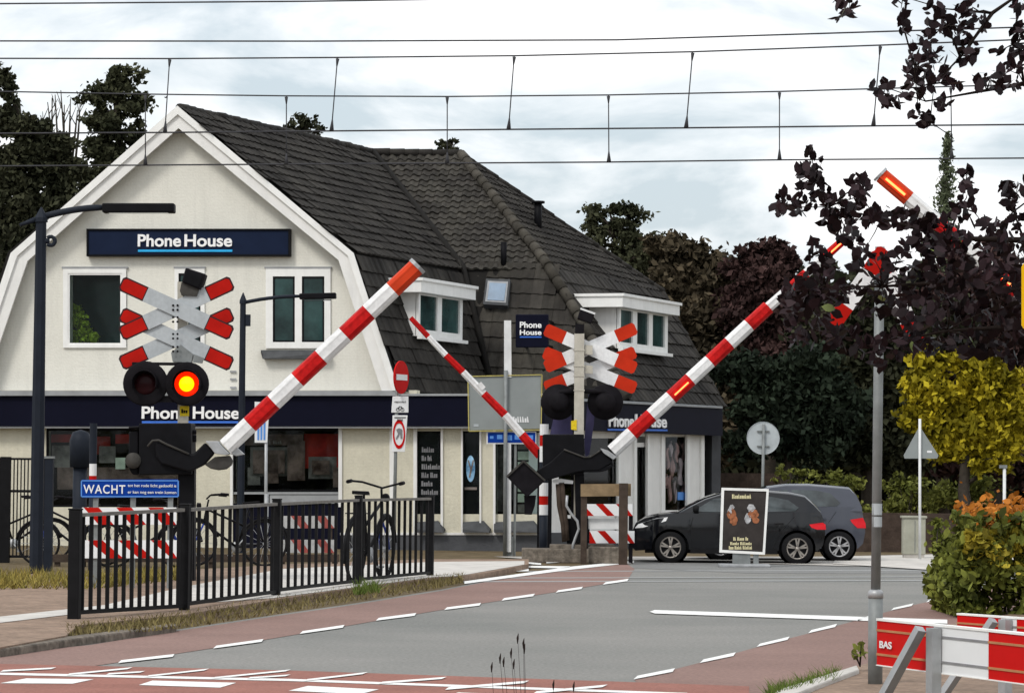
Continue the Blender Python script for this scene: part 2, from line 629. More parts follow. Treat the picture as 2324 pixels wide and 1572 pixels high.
mat('car_grey', (0.058, 0.064, 0.084), .15, .1, 2, spec=.5)
mat('car_plastic', (0.012, 0.012, 0.013), .6)
mat('car_glass', (0.02, 0.027, 0.03), .03, .5, 2.2, spec=.6, col2=(.05,.062,.066))
mat('car_chrome', (0.62, 0.62, 0.62), .25, .05, 3, metal=.8)
mat('tyre', (0.012, 0.012, 0.013), .85)
mat('rim_silver', (0.52, 0.52, 0.53), .35, .1, 3, metal=.6)
mat('rim_dark', (0.02, 0.02, 0.022), .4)
mat('rim_bronze', (0.36, 0.33, 0.30), .35, .1, 3, metal=.6)
mat('headlight', (0.82, 0.84, 0.86), .15, .25, 14, spec=.8)
mat('taillight', (0.62, 0.012, 0.02), .25)
mat('poster_dark', (0.042, 0.036, 0.034), .6, .3, 4)
mat('poster_food', (0.30, 0.11, 0.05), .6, .6, 14)
mat('poster_glass', (0.42, 0.42, 0.43), .6, .5, 18)
mat('poster_cream', (0.66, 0.60, 0.36), .6, .1, 8)
mat('cabinet_green', (0.34, 0.34, 0.28), .8, .14, 3)
mat('brick_wall', (0.058, 0.042, 0.034), .95, .35, 5, .5, 20)
mat('bike_black', (0.008, 0.008, 0.009), .45)
mat('bike_blue', (0.02, 0.045, 0.25), .45, .2, 6)
mat('bark', (0.05, 0.042, 0.034), .95, .35, 4, .7, 20)
mat('leaf_pine', (0.028, 0.034, 0.018), .75, .3, .6, island=.55, col2=(.056, .058, .032), translucent=.15)
mat('leaf_dark', (0.021, 0.027, 0.015), .75, .35, .5, island=.55, col2=(.045, .046, .026), translucent=.15)
mat('leaf_brown', (0.040, 0.036, 0.023), .75, .35, .5, island=.65, col2=(.085, .066, .042), translucent=.15)
mat('leaf_copper', (0.030, 0.018, 0.017), .7, .3, .6, island=.65, col2=(.066, .037, .034), translucent=.15)
mat('leaf_spruce', (0.012, 0.019, 0.013), .75, .3, .5, island=.55, col2=(.025, .035, .022), translucent=.1)
mat('leaf_yellow', (0.12, 0.125, 0.012), .65, .5, .9, island=.6, col2=(.36, .29, .018), translucent=.25)
mat('leaf_hedge', (0.060, 0.080, 0.016), .6, .35, 2.0, island=.7, col2=(.17, .18, .035), translucent=.2)
mat('leaf_lime', (0.20, 0.19, 0.02), .6, .4, 2.0, island=.6, col2=(.34, .27, .03), translucent=.25)
mat('leaf_orange', (0.44, 0.155, 0.02), .65, .3, 2.5, island=.4, translucent=.25)
mat('leaf_reflected', (0.34, 0.46, 0.03), .6, .3, 3, island=.3, translucent=.3)  # bright green of a mirrored tree, put into the leaf colour
mat('leaf_bush', (0.10, 0.12, 0.022), .65, .4, .9, island=.55, col2=(.19, .20, .05), translucent=.2)
mat('leaf_conifer', (0.11, 0.13, 0.075), .7, .35, 1, island=.45, translucent=.2)
mat('beech_leaf', (0.0110, 0.0062, 0.0075), .5, .4, 2.0, island=.7, col2=(.024, .0135, .016), spec=.12, translucent=.12)
mat('beech_green', (0.16, 0.20, 0.06), .5, .2, 3, island=.3)
mat('twig', (0.022, 0.016, 0.014), .9)
mat('wire', (0.055, 0.055, 0.06), .7)
mat('scarf_purple', (0.065, 0.06, 0.13), .8, .2, 3)
mat('faded_white', (.42, .42, .42), .7, .2, 5)
mat('faded_red', (.30, .07, .06), .7, .3, 5)
clear_glass('shop_glass')

# ------------------------------------------------------------------ ground
def sheet(name, px, z, m, kind='structure', world_pts=None):
    mb = MB()
    pts = world_pts if world_pts else [gp(x, y, z) for x, y in px]
    n = sum((pts[i].cross(pts[(i + 1) % len(pts)]) for i in range(len(pts))), V((0, 0, 0)))
    if n.z < 0: pts.reverse()
    mb.face(pts)
    return tag(mb.build(name, m), kind=kind)


sheet('ground', None, 0, 'soil', world_pts=[V((-700, -60, 0)), V((700, -60, 0)), V((700, 1200, 0)), V((-700, 1200, 0))])
# asphalt road: wide carriageway in front of the crossing, crossing bed and the street beyond
sheet('road', [(-500, 1600), (-500, 1478), (0, 1478), (200, 1460), (400, 1428), (600, 1398), (800, 1369), (1000, 1337), (1110, 1316),
               (1250, 1298), (1440, 1273), (1440, 1262), (2400, 1262), (2400, 1330), (2200, 1395), (1950, 1512), (1720, 1600)], .004, 'asphalt')
sheet('crossing_road', [(1436, 1288), (1436, 1273), (2400, 1263), (2400, 1302), (1700, 1300)], .008, 'asphalt_rail')
# red cycle lanes
sheet('cycle_path', [(-500, 1640), (-500, 1481), (0, 1481), (200, 1463), (400, 1431), (600, 1401), (800, 1372), (1000, 1340), (1110, 1318),
                     (1250, 1298), (1420, 1277), (1440, 1290), (1425, 1314), (1397, 1320), (1290, 1338), (1175, 1356), (1050, 1375),
                     (900, 1400), (730, 1429), (540, 1461), (330, 1493), (200, 1512), (-100, 1560)], .008, 'red_asphalt')
sheet('cycle_path', [(1440, 1542), (1485, 1529), (1630, 1492), (1755, 1457), (1867, 1428), (2047, 1378), (2120, 1361), (2330, 1312), (2500, 1330),
                     (2250, 1395), (1950, 1516), (1780, 1570), (1700, 1598), (1500, 1598)], .008, 'red_asphalt')
sheet('red_crossing', [(-300, 1499), (0, 1505), (655, 1520), (1507, 1549), (1700, 1556), (1700, 1750), (-300, 1750)], .012, 'red_coating')
# white markings
mk = MB()


def mark(*px, z=.016):
    pts = [gp(x, y, z) for x, y in px]
    n = sum((pts[i].cross(pts[(i + 1) % len(pts)]) for i in range(len(pts))), V((0, 0, 0)))
    if n.z < 0: pts.reverse()
    mk.face(pts)


def bar(x0, y0, x1, y1, th):
    """painted line between two photo points, th photo units thick"""
    mark((x0, y0 - th / 2), (x1, y1 - th / 2), (x1, y1 + th / 2), (x0, y0 + th / 2))


for x0, y0, x1, y1, th in [(268, 1500, 396, 1486, 7), (484, 1467, 598, 1452, 7), (680, 1434, 782, 1420, 7), (853, 1404, 945, 1393, 7), (1008, 1380, 1092, 1370, 6.5),
                           (1138, 1359, 1214, 1349, 6.5), (1261, 1341, 1323, 1333, 6), (1368, 1323, 1427, 1315, 6),
                           (1438, 1536, 1532, 1519, 9), (1588, 1499, 1670, 1483, 9), (1717, 1463, 1792, 1447, 8), (1834, 1432, 1900, 1418, 8),
                           (1944, 1405, 2000, 1393, 7), (2022, 1381, 2073, 1371, 6.5), (2102, 1363, 2140, 1355, 6), (2190, 1343, 2225, 1335, 5)]:
    mark((x0, y0 + th * .45), (x0 + th, y0 - th * .45), (x1, y1 - th * .45), (x1 - th * .6, y1 + th * .45))
tag(mk.build('road_marking', 'road_paint'), kind='structure')
mk = MB()
mark((1474, 1387), (1486, 1383), (2150, 1405), (2150, 1414), (1486, 1391))
tag(mk.build('road_marking', 'road_paint'), kind='structure')
mk = MB()
mark((0, 1549), (60, 1538), (213, 1540), (165, 1550)); mark((315, 1553), (346, 1543), (536, 1548), (500, 1559))
mark((655, 1566), (699, 1555), (860, 1563), (816, 1574)); mark((1000, 1582), (1040, 1570), (1210, 1577), (1170, 1590))
mark((-330, 1546), (-290, 1534), (-110, 1536), (-150, 1548))
tag(mk.build('road_marking', 'road_paint'), kind='structure')
mk = MB()
mark((-300, 1520), (0, 1525), (655, 1539), (1560, 1571), (1560, 1576), (655, 1544), (0, 1530), (-300, 1525), z=.016)
for a in [(0, 1521, 128, 1515, 4), (150, 1529, 301, 1515, 4.5), (330, 1533, 475, 1518, 4.5), (480, 1537, 660, 1520, 4.5), (690, 1542, 835, 1526, 5),
          (860, 1548, 1014, 1537, 5), (1010, 1561, 1201, 1546, 6), (1210, 1570, 1379, 1555, 6), (240, 1528, 330, 1523, 4), (560, 1537, 660, 1531, 4)]:
    x0, y0, x1, y1, th = a
    mark((x0, y0 + th / 2), (x0 + 8, y0 - th / 2), (x1, y1 - th / 2), (x1 - 12, y1 + th / 2), z=.02)
tag(mk.build('road_marking', 'road_paint'), kind='structure')
mk = MB()
mark((1054, 1324), (1054, 1318), (1165, 1303), (1293, 1285), (1439, 1271), (1439, 1276), (1293, 1292), (1165, 1309))
mark((1129, 1273), (1129, 1269), (1228, 1277), (1228, 1281)); mark((1240, 1277), (1240, 1274), (1436, 1263), (1436, 1266))
mark((1040, 1284), (1040, 1281), (1293, 1284), (1293, 1289)); mark((1050, 1300), (1050, 1296), (1200, 1290), (1200, 1295))
tag(mk.build('road_marking', 'road_paint'), kind='structure')
# rails across the road
for name, ys in (('railway_track', ((1309, 1310.6), (1317, 1319))), ('railway_track', ((1294, 1295.6),))):
    mb = MB()
    for y0, y1 in ys:
        pts = [gp(940, y1 + 1, .0105), gp(1500, y1, .0105), gp(2500, y1 - 3, .0105), gp(2500, y0 - 3, .0105), gp(1500, y0, .0105), gp(940, y0 + 1, .0105)]
        mb.face(pts)
    tag(mb.build(name, 'rail_steel'), kind='structure')
# pavement at the left (brick path with a white line), raised by the kerb
path = [(-600, 1500), (-600, 1474), (0, 1468), (150, 1441), (178, 1418), (420, 1393), (620, 1360), (810, 1333), (980, 1311), (1050, 1306), (1120, 1296),
        (1200, 1279), (1200, 1268), (960, 1268), (640, 1280), (300, 1300), (-600, 1300)]
mb = MB(); mb.prism([gp(x, y, .10) for x, y in path], (0, 0, -.11))
tag(mb.build('pavement', 'brick_paving'), kind='structure')
sheet('slab_path', [(-600, 1420), (0, 1398), (236, 1372), (420, 1330), (640, 1290), (980, 1274), (1190, 1272), (1190, 1280), (1040, 1306), (980, 1309), (810, 1331), (620, 1356), (420, 1370), (236, 1384), (0, 1412), (-600, 1440)], .106, 'slab')
sheet('pavement', [(1120, 1262), (1880, 1262), (2330, 1252), (2330, 1284), (2110, 1284), (1900, 1283), (1480, 1270), (1240, 1271)], .02, 'concrete')
sheet('pavement', [(1890, 1278), (1900, 1262), (2330, 1256), (2330, 1290), (2110, 1292)], .028, 'slab')
# foreground verge and kerb at the right
mb = MB(); mb.prism([gp(x, y, .06) for x, y in [(1700, 1602), (1760, 1568), (1880, 1532), (1945, 1511), (2060, 1475), (2160, 1415), (2600, 1340), (3000, 1500), (2900, 1900), (1650, 1900)]], (0, 0, -.07))
tag(mb.build('pavement', 'brick_paving'), kind='structure')
mb = MB(); mb.prism([gp(x, y, .10) for x, y in [(1748, 1584), (1762, 1564), (1882, 1527), (1945, 1507), (1950, 1517), (1884, 1541), (1790, 1578)]], (0, 0, -.12))
tag(mb.build('kerb', 'slab', bevel=.015), kind='structure')
mb = MB(); mb.prism([gp(x, y, .085) for x, y in [(-500, 1484), (-500, 1470), (0, 1463), (150, 1443), (400, 1412), (400, 1417), (150, 1450), (0, 1472)]], (0, 0, -.10))
tag(mb.build('kerb', 'kerb_stone', bevel=.02), kind='structure')


def blades(name, pts, h, w_, m, lean=.5, kind='stuff', parent=None):
    pts = np.array([tuple(p) for p in pts])
    n = len(pts)
    H = h * RNG.uniform(.4, 1.2, n)[:, None]
    a = RNG.uniform(0, 2 * math.pi, n)
    s_ = np.stack([np.cos(a), np.sin(a), np.zeros(n)], 1) * w_
    le = RNG.normal(size=(n, 3)) * lean * H
    le[:, 2] = H[:, 0]
    co = np.stack([pts - s_, pts + s_, pts + le], 1).reshape(-1, 3)
    o = quads_mesh(name, co, 3, m, parent)
    if kind: tag(o, kind=kind)
    return o


def scatter(poly_px, n, z):
    """n random ground points inside a photo-space strip given as (x, y_top, y_bottom) stations"""
    r = []
    for i in range(n):
        k = RNG.uniform(0, len(poly_px) - 1.001)
        i0 = int(k); f_ = k - i0
        a, b = poly_px[i0], poly_px[i0 + 1]
        x = a[0] + (b[0] - a[0]) * f_
        y = RNG.uniform(a[1] + (b[1] - a[1]) * f_, a[2] + (b[2] - a[2]) * f_)
        r.append(gp(x, y, z))
    return r


tag(blades('grass', scatter([(-20, 1312, 1342), (60, 1310, 1338), (190, 1308, 1342), (310, 1306, 1330), (420, 1306, 1318)], 2600, .08), .19, .012, 'grass_blades'), 'rough yellow green grass at the foot of the lamp post', 'grass')
tag(blades('grass', scatter([(150, 1425, 1448), (300, 1410, 1436), (430, 1394, 1424), (620, 1362, 1395), (820, 1334, 1362), (980, 1312, 1338), (1050, 1306, 1322)], 3400, .06), .085, .010, 'dry_grass'), 'dry brown grass along the foot of the railing', 'grass')
tag(blades('grass', scatter([(805, 1338, 1350), (860, 1334, 1346)], 160, .08), .18, .012, 'green_weed'), 'green tuft of grass under the railing', 'grass')
tag(blades('grass', scatter([(1740, 1570, 1590), (1800, 1556, 1574), (1900, 1524, 1545)], 700, .06), .10, .006, 'green_weed'), 'sparse weeds along the kerb at the right', 'grass')

# ------------------------------------------------------------------ the shop building
nF = V((-.127, -1, 0)).normalized()
UF = V((1, -.127, 0)).normalized()
P0 = at(405, 890, 76)
FAC = (P0, nF)
BGP = (P0 + nF * .38, nF)


def fac(x, y, o=0.0): return ip(x, y, (P0 + nF * o, nF))


rc = fac(1240, 904)
VR = V((.468, .884, 0)).normalized()
nR = V((.884, -.468, 0)).normalized()


def rp(x, y, o=0.0): return ip(x, y, (rc + nR * o, nR))


house = thing('shop_building', 'cream gabled corner shop with dark tiled roofs and a navy band over its shop windows', 'building', V((P0.x, P0.y + 4, 0)))
hx = house
GZ = gp(405, 1245).z

# --- walls
wall = MB()
gable = [(405, 292), (772, 586), (868, 885), (-95, 885), (0, 735), (62, 592)]
wall.prism([fac(x, y) for x, y in gable], -nF * .3)


def pier(x0, x1, y0, y1, f=fac, n=nF, o=0.0, t=.45, mb=None, mi=0):
    pts = [f(x0, y0, o), f(x1, y0, o), f(x1, y1, o), f(x0, y1, o)]
    (mb or wall).prism(pts, -n * t, mi)


wall.build('gable_wall', 'stucco', hx)
wall = MB()
for x0, x1 in ((-95, 104), (436, 528), (775, 946), (1001, 1050), (1091, 1123)):
    pier(x0, x1, 962, 1214 if x0 > 770 else 1262)
pier(-95, 946, 885, 962); pier(946, 1240, 898, 978, o=-.02)
pier(104, 436, 1150, 1258, o=-.03)
for x0, x1 in ((946, 1001), (1050, 1091), (1123, 1240)):
    pier(x0, x1, 1166, 1214, o=-.05)
wall.build('shop_wall', 'stucco_low', hx)
wall = MB()
for x0, x1 in ((1240, 1264), (1408, 1443), (1473, 1507), (1562, 1598)):
    pier(x0, x1, 975, 1240, rp, nR)
pier(1443, 1473, 1004, 1014, rp, nR, -.05, .1)
pier(1264, 1408, 1170, 1240, rp, nR, -.05)
pier(1507, 1562, 1160, 1240, rp, nR, -.05)
pier(1240, 1598, 968, 990, rp, nR, -.02)
wall.build('side_shop_wall', 'white_board', hx)
pl = MB()
pier(775, 1240, 1213, 1262, o=.04, t=.3, mb=pl)
pier(1240, 1440, 1208, 1258, rp, nR, .04, .3, pl); pier(1474, 1600, 1206, 1252, rp, nR, .04, .3, pl)
pl.build('plinth', 'plinth', hx)
pl = MB()
for x0, x1 in ((772, 1240),):
    pier(x0, x1, 1208, 1213.5, o=.06, t=.1, mb=pl)
pl.build('plinth_edge', 'white_board', hx)
# pilaster strips and trims
for x0, x1 in ((884, 896), (1000, 1005), (1046, 1050), (1088, 1092), (938, 946), (768, 776), (1119, 1124), (436, 440), (522, 528)):
    tr = MB(); pier(x0, x1, 968, 1212 if x0 > 880 else 1150, o=.05, t=.06, mb=tr); tr.build('window_trim', 'white_board', hx)
for x0, x1 in ((1404, 1409), (1440, 1446), (1470, 1476), (1502, 1508), (1560, 1566), (1592, 1599)):
    tr = MB(); pier(x0, x1, 984, 1236, rp, nR, .05, .06, tr); tr.build('window_trim', 'white_paint', hx)

# --- fascia bands
fb = MB(); pier(-100, 1236, 898, 967, o=.32, t=.34, mb=fb)
fbo = fb.build('fascia', 'navy_band', hx)
fz = MB(); pier(-100, 906, 886, 897.5, o=.42, t=.5, mb=fz); pier(906, 1238, 893, 898, o=.38, t=.5, mb=fz)
pier(-100, 1236, 966.5, 971, o=.30, t=.4, mb=fz)
fz.build('gutter', 'zinc', hx)
fr = MB(); fr.prism([rp(1236, 905, .3), rp(1640, 925.5, .3), rp(1640, 988.5, .3), rp(1236, 972, .3)], -nR * .4)
fro = fr.build('fascia', 'navy_band', hx)
fz = MB(); fz.prism([rp(1236, 902, .36), rp(1640, 922.5, .36), rp(1640, 926.5, .36), rp(1236, 906, .36)], -nR * .5)
fz.build('gutter', 'zinc', hx)
# flat roof over the shop extension and the hidden back of the building
zr = fac(1000, 897).z - .02
A1, A2 = fac(-100, 897, .3), fac(1236, 897, .3)
A3 = rp(1640, 930, .2)
rf = MB()
rf.prism([V((A1.x, A1.y, zr)), V((A2.x, A2.y, zr)), V((A3.x, A3.y, zr)), V((A3.x - 4, A3.y + 9, zr)), V((A1.x, A1.y + 18, zr))], (0, 0, -.12))
rf.build('flat_roof', 'zinc', hx)
for a, b in ((V((A1.x, A1.y, 0)), V((A1.x, A1.y + 18, 0))), (V((A1.x, A1.y + 18, 0)), V((A3.x - 4, A3.y + 9, 0))), (V((A3.x - 4, A3.y + 9, 0)), V((A3.x - .15, A3.y, 0)))):
    bk = MB(); bk.beam(a + V((0, 0, zr / 2 - .1)), b + V((0, 0, zr / 2 - .1)), .25, zr - .22); bk.build('rear_wall', 'plinth', hx)

# --- interior behind the glass
it = MB()
it.prism([fac(80, 960, -1.3), fac(1240, 960, -1.3), fac(1240, 1270, -1.3), fac(80, 1270, -1.3)], -nF * .1)
it.prism([rp(1250, 960, -1.3), rp(1600, 960, -1.3), rp(1600, 1270, -1.3), rp(1250, 1270, -1.3)], -nR * .1)
it.build('shop_interior', 'interior_dark', hx)


def card(name, x0, y0, x1, y1, m, o=-.25, f=fac, n=nF, parent=None):
    mb = MB(); mb.prism([f(x0, y0, o), f(x1, y0, o), f(x1, y1, o), f(x0, y1, o)], -n * .02)
    return mb.build(name, m, parent or hx)


def shop_window(x0, y0, x1, y1, frame, f=fac, n=nF, th=5, name='shop_window', o=-.06):
    mb = MB()
    for a, b, c, d_ in ((x0, y0, x1, y0 + th), (x0, y1 - th, x1, y1), (x0, y0 + th, x0 + th, y1 - th), (x1 - th, y0 + th, x1, y1 - th)):
        mb.prism([f(a, b, o), f(c, b, o), f(c, d_, o), f(a, d_, o)], -n * .08)
    w_ = mb.build(name, frame, hx)
    mb = MB(); mb.prism([f(x0 + th, y0 + th, o - .03), f(x1 - th, y0 + th, o - .03), f(x1 - th, y1 - th, o - .03), f(x0 + th, y1 - th, o - .03)], -n * .01)
    mb.build('pane', 'shop_glass', w_)
    return w_


def marks(name, f, x0, x1, y0, y1, words, m, parent, vec):
    """a line of small unreadable letter shapes; words = letters per word"""
    tot = sum(words) + .8 * (len(words) - 1)
    u = (x1 - x0) / tot
    mb = MB(); x = x0; h = y1 - y0
    for w_ in words:
        for i in range(w_):
            tall = random.random() < .4 or i == 0
            ya = y0 if tall else y0 + h * .28
            mb.prism([f(x + u * .08, ya), f(x + u * (.45 if tall and i else .88), ya), f(x + u * .88, y1), f(x + u * .08, y1)], vec)
            x += u
        x += u * .8
    return mb.build(name, m, parent)


w1 = shop_window(104, 972, 436, 1150, 'black_metal')
for c in ((116, 985, 170, 1003, 'interior_red'), (262, 985, 310, 1006, 'interior_red'), (118, 1010, 160, 1060, 'interior_grey'), (225, 1012, 262, 1050, 'interior_grey'),
          (130, 1060, 300, 1110, 'interior_brown'), (169, 1040, 188, 1066, 'interior_card'), (262, 1038, 284, 1064, 'interior_card'), (300, 1000, 420, 1100, 'interior_brown')):
    card('display_card', *c, o=-.2 if c[4] == 'interior_card' else -.32, parent=w1)
for c in ((118, 1012, 215, 1040, 'interior_brown'), (200, 990, 250, 1030, 'interior_red'), (330, 985, 430, 1012, 'interior_red'), (190, 1070, 260, 1130, 'interior_grey')):
    card('display_card', *c, o=-.55, parent=w1)
w2 = shop_window(529, 972, 775, 1116, 'black_metal')
for c in ((690, 984, 772, 1062, 'interior_red'), (568, 1014, 652, 1080, 'interior_grey'), (574, 1021, 646, 1074, 'interior_brown'), (700, 1036, 764, 1086, 'interior_grey'),
          (708, 1044, 748, 1076, 'interior_brown'), (604, 1030, 632, 1096, 'interior_brown'), (562, 1060, 590, 1100, 'interior_grey'), (540, 985, 688, 1010, 'interior_brown'), (652, 1000, 692, 1090, 'interior_brown'), (756, 1060, 772, 1105, 'interior_brown')):
    card('display_card', *c, o=-.2 if c[4] == 'interior_brown' else -.3, parent=w2)
marks('window_lettering', lambda x, y: fac(x, y, -.1), 574, 640, 999, 1007, (5, 2, 4), 'interior_grey', w2, -nF * .004)
mb = MB(); pier(529, 775, 1116, 1121, o=.0, t=.4, mb=mb); mb.build('sill', 'zinc', hx)
mb = MB(); pier(612, 770, 1122, 1142, o=-.02, t=.2, mb=mb); mb.build('sill_panel', 'zinc', hx)
mb = MB(); pier(529, 775, 1142, 1258, o=-.05, t=.2, mb=mb); mb.build('stall_riser', 'navy_band', hx)
w3 = shop_window(946, 978, 1001, 1168, 'black_metal', th=3)
card('poster', 949, 981, 998, 1165, 'black_poster', o=-.115, parent=w3)
for i, (wd_, ww) in enumerate((((7,), 36), ((3, 3), 30), ((9,), 54), ((4, 4), 46), ((5,), 32), ((8,), 48))):
    y = 1026 + i * 19.2
    marks('poster_lettering', lambda x, y_: fac(x, y_, -.085), 957 - i * .3, 957 + ww * .78, y - 12, y, wd_, 'poster_text', w3, -nF * .004)
w4 = shop_window(1050, 978, 1091, 1168, 'black_metal', th=3)
card('poster', 1053, 981, 1088, 1165, 'black_poster', o=-.115, parent=w4)
mb = MB(); mb.prism([fac(1068 + 10 * math.cos(a), 1063 + 30 * math.sin(a), -.088) for a in np.linspace(0, 2 * math.pi, 28)[:-1]], -nF * .01)
mb.build('oval_emblem', 'oval_blue', w4)
mb = MB()
mb.prism([fac(1061, 1044, -.08), fac(1064, 1043, -.08), fac(1069, 1060, -.08), fac(1073, 1043, -.08), fac(1076, 1044, -.08), fac(1071, 1066, -.08), fac(1067, 1084, -.08), fac(1064, 1082, -.08), fac(1067, 1064, -.08)], -nF * .006)
mb.build('oval_figure', 'interior_grey', w4)
card('letter_strip', 1054, 1105, 1082, 1111, 'interior_grey', o=-.085, parent=w4)
w5 = shop_window(1123, 978, 1240, 1168, 'black_metal', th=3)
for i in range(7):
    card('price_card', 1175, 1000 + i * 24, 1201, 1019 + i * 24, 'interior_card' if i % 3 else 'interior_grey', o=-.3, parent=w5)
card('display_card', 1128, 985, 1160, 1160, 'interior_grey', o=-.9, parent=w5)
w6 = shop_window(1264, 990, 1408, 1172, 'white_board', rp, nR, 4)
card('display_card', 1340, 1010, 1400, 1110, 'interior_brown', o=-.4, f=rp, n=nR, parent=w6)
card('display_card', 1290, 1010, 1335, 1130, 'interior_grey', o=-.7, f=rp, n=nR, parent=w6)
w7 = shop_window(1443, 1014, 1473, 1236, 'black_metal', rp, nR, 2, 'door')
w8 = shop_window(1507, 988, 1562, 1160, 'white_board', rp, nR, 3)
card('poster', 1510, 991, 1559, 1157, 'poster_figure', o=-.1, f=rp, n=nR, parent=w8)
for i, (cx, cy, rx, ry, m_) in enumerate(((1517, 1040, 3, 26, 'poster_skin'), (1524, 1018, 3, 18, 'poster_pale'), (1527, 1062, 4, 30, 'poster_skin'), (1537, 1026, 4, 22, 'poster_skin'), (1545, 1072, 5, 32, 'poster_pale'),
                                          (1552, 1024, 3, 20, 'poster_skin'), (1521, 1110, 4, 34, 'poster_skin'), (1533, 1116, 3, 26, 'poster_pale'), (1514, 1092, 3, 18, 'poster_skin'), (1552, 1110, 3, 22, 'poster_skin'))):
    mb = MB(); mb.prism([rp(cx + rx * math.cos(a) * random.uniform(.6, 1.2) + 2 * math.sin(3 * a + i), cy + ry * math.sin(a) * random.uniform(.85, 1.1), -.097 + .0006 * i) for a in np.linspace(0, 2 * math.pi, 17)[:-1]], -nR * .002)
    mb.build('poster_figure', m_, w8)
card('window_sticker', 1539, 1116, 1559, 1134, 'sign_blue_light', o=-.06, f=rp, n=nR, parent=w8)
for x0, x1 in ((946, 1008), (1050, 1112), (1121, 1225)):
    mb = MB()
    mb.prism([fac(x0, 1184, .0), fac(x1 - 14, 1181, .0), fac(x1, 1200, .22), fac(x1 - 2, 1208, .22), fac(x0, 1208, .22), fac(x0, 1200, .22)], -nF * .25)
    mb.build('sill', 'sill_stone', hx)

# --- bargeboards
for side in (1, -1):
    if side == 1:
        o_ = [(402, 240), (802, 574), (905, 886)]
        i_ = [(405, 291), (768, 590), (866, 886)]
        e_ = [(411, 238), (812, 572), (914, 884)]
    else:
        o_ = [(402, 240), (24, 574), (-80, 886)]
        i_ = [(405, 291), (62, 592), (-38, 886)]
        e_ = [(396, 235), (12, 570), (-96, 886)]
    bb = MB()
    for k in (0, 1):
        bb.prism([ip(*o_[k], BGP), ip(*o_[k + 1], BGP), ip(*i_[k + 1], BGP), ip(*i_[k], BGP)], -nF * .07)
    bo = bb.build('bargeboard', 'white_board', hx)
    mo = MB()
    P2 = (BGP[0] + nF * .06, nF)
    for k in (0, 1):
        f1 = [(o_[j][0] * .62 + i_[j][0] * .38, o_[j][1] * .62 + i_[j][1] * .38) for j in range(3)]
        mo.prism([ip(*o_[k], P2), ip(*o_[k + 1], P2), ip(*f1[k + 1], P2), ip(*f1[k], P2)], -nF * .058)
    mo.build('moulding', 'white_paint', bo)

# --- roof
BP = lambda x, y: ip(x, y, BGP)
AF, GF, GE = BP(405, 243), BP(806, 572), BP(908, 884)
RB = at(845, 347, 86.8)
V1 = at(1050, 612, 81.7)
E0 = at(1112, 899, 80.4)
A = at(1045, 352, 86.5)
Bp = at(1245, 607, 81.4)
C = at(1500, 663, 89.5)
D = at(1425, 908, 79.5)
E = at(1640, 926, 87.5)
LF, LE = BP(18, 572), BP(-85, 884)
back = (RB - AF); back.z = 0


def tile_roof(name, poly, ea, eb, tw, th, m, lift=.02, up_hint=V((0, 0, 1)), wave=.022, jit=.010):
    poly = [V(p) for p in poly]
    n = V((0, 0, 0))
    for i in range(len(poly)): n += poly[i].cross(poly[(i + 1) % len(poly)])
    n.normalize()
    if n.z < 0: n.negate()
    xd = (V(eb) - V(ea)); xd -= n * xd.dot(n); xd.normalize()
    yd = n.cross(xd).normalized()
    if yd.z < 0: yd.negate()
    o = V(ea)
    p2 = [((p - o).dot(xd), (p - o).dot(yd)) for p in poly]
    hh = [(p - o).dot(n) for p in poly]

    def inside(x, y):
        c = False
        for i in range(len(p2)):
            x1, y1 = p2[i]; x2, y2 = p2[(i + 1) % len(p2)]
            if (y1 > y) != (y2 > y) and x < (x2 - x1) * (y - y1) / (y2 - y1) + x1: c = not c
        return c
    xs = [p[0] for p in p2]; ys = [p[1] for p in p2]
    mb = MB()
    prof = [(0.0, .0), (.12, wave), (.3, wave * 1.5), (.45, wave), (.6, .0), (.8, -wave * .5), (1.0, 0.0)]
    r = 0
    y = min(ys)
    base_off = lift
    while y < max(ys):
        x = min(xs) - tw
        while x < max(xs) + tw:
            if inside(x + tw / 2, y + th * .3):
                dz = random.uniform(-jit, jit)
                dx_ = random.uniform(-jit, jit)
                sk = random.uniform(-.012, .012)
                lo, hi, fr_ = [], [], []
                for fx, hz in prof:
                    X = x + fx * tw * 1.02 + dx_
                    lo.append(o + xd * X + yd * (y - .04 + sk * fx) + n * (base_off + .035 + hz + dz))
                    hi.append(o + xd * X + yd * (y + th) + n * (base_off + hz * .9 - .004 + dz))
                    fr_.append(o + xd * X + yd * (y - .035) + n * (base_off - .012 + hz * .5))
                k = len(prof)
                fs = [(i, i + 1, k + i + 1, k + i) for i in range(k - 1)] + [(2 * k + i, 2 * k + i + 1, i + 1, i) for i in range(k - 1)]
                mb.add(lo + hi + fr_, fs)
            x += tw
        y += th
        r += 1
    ob = mb.build(name, m, hx)
    bs = MB(); bs.prism([p - n * .03 for p in poly], -n * .14)
    bs.build('roof_deck', 'tile_base', ob)
    return ob


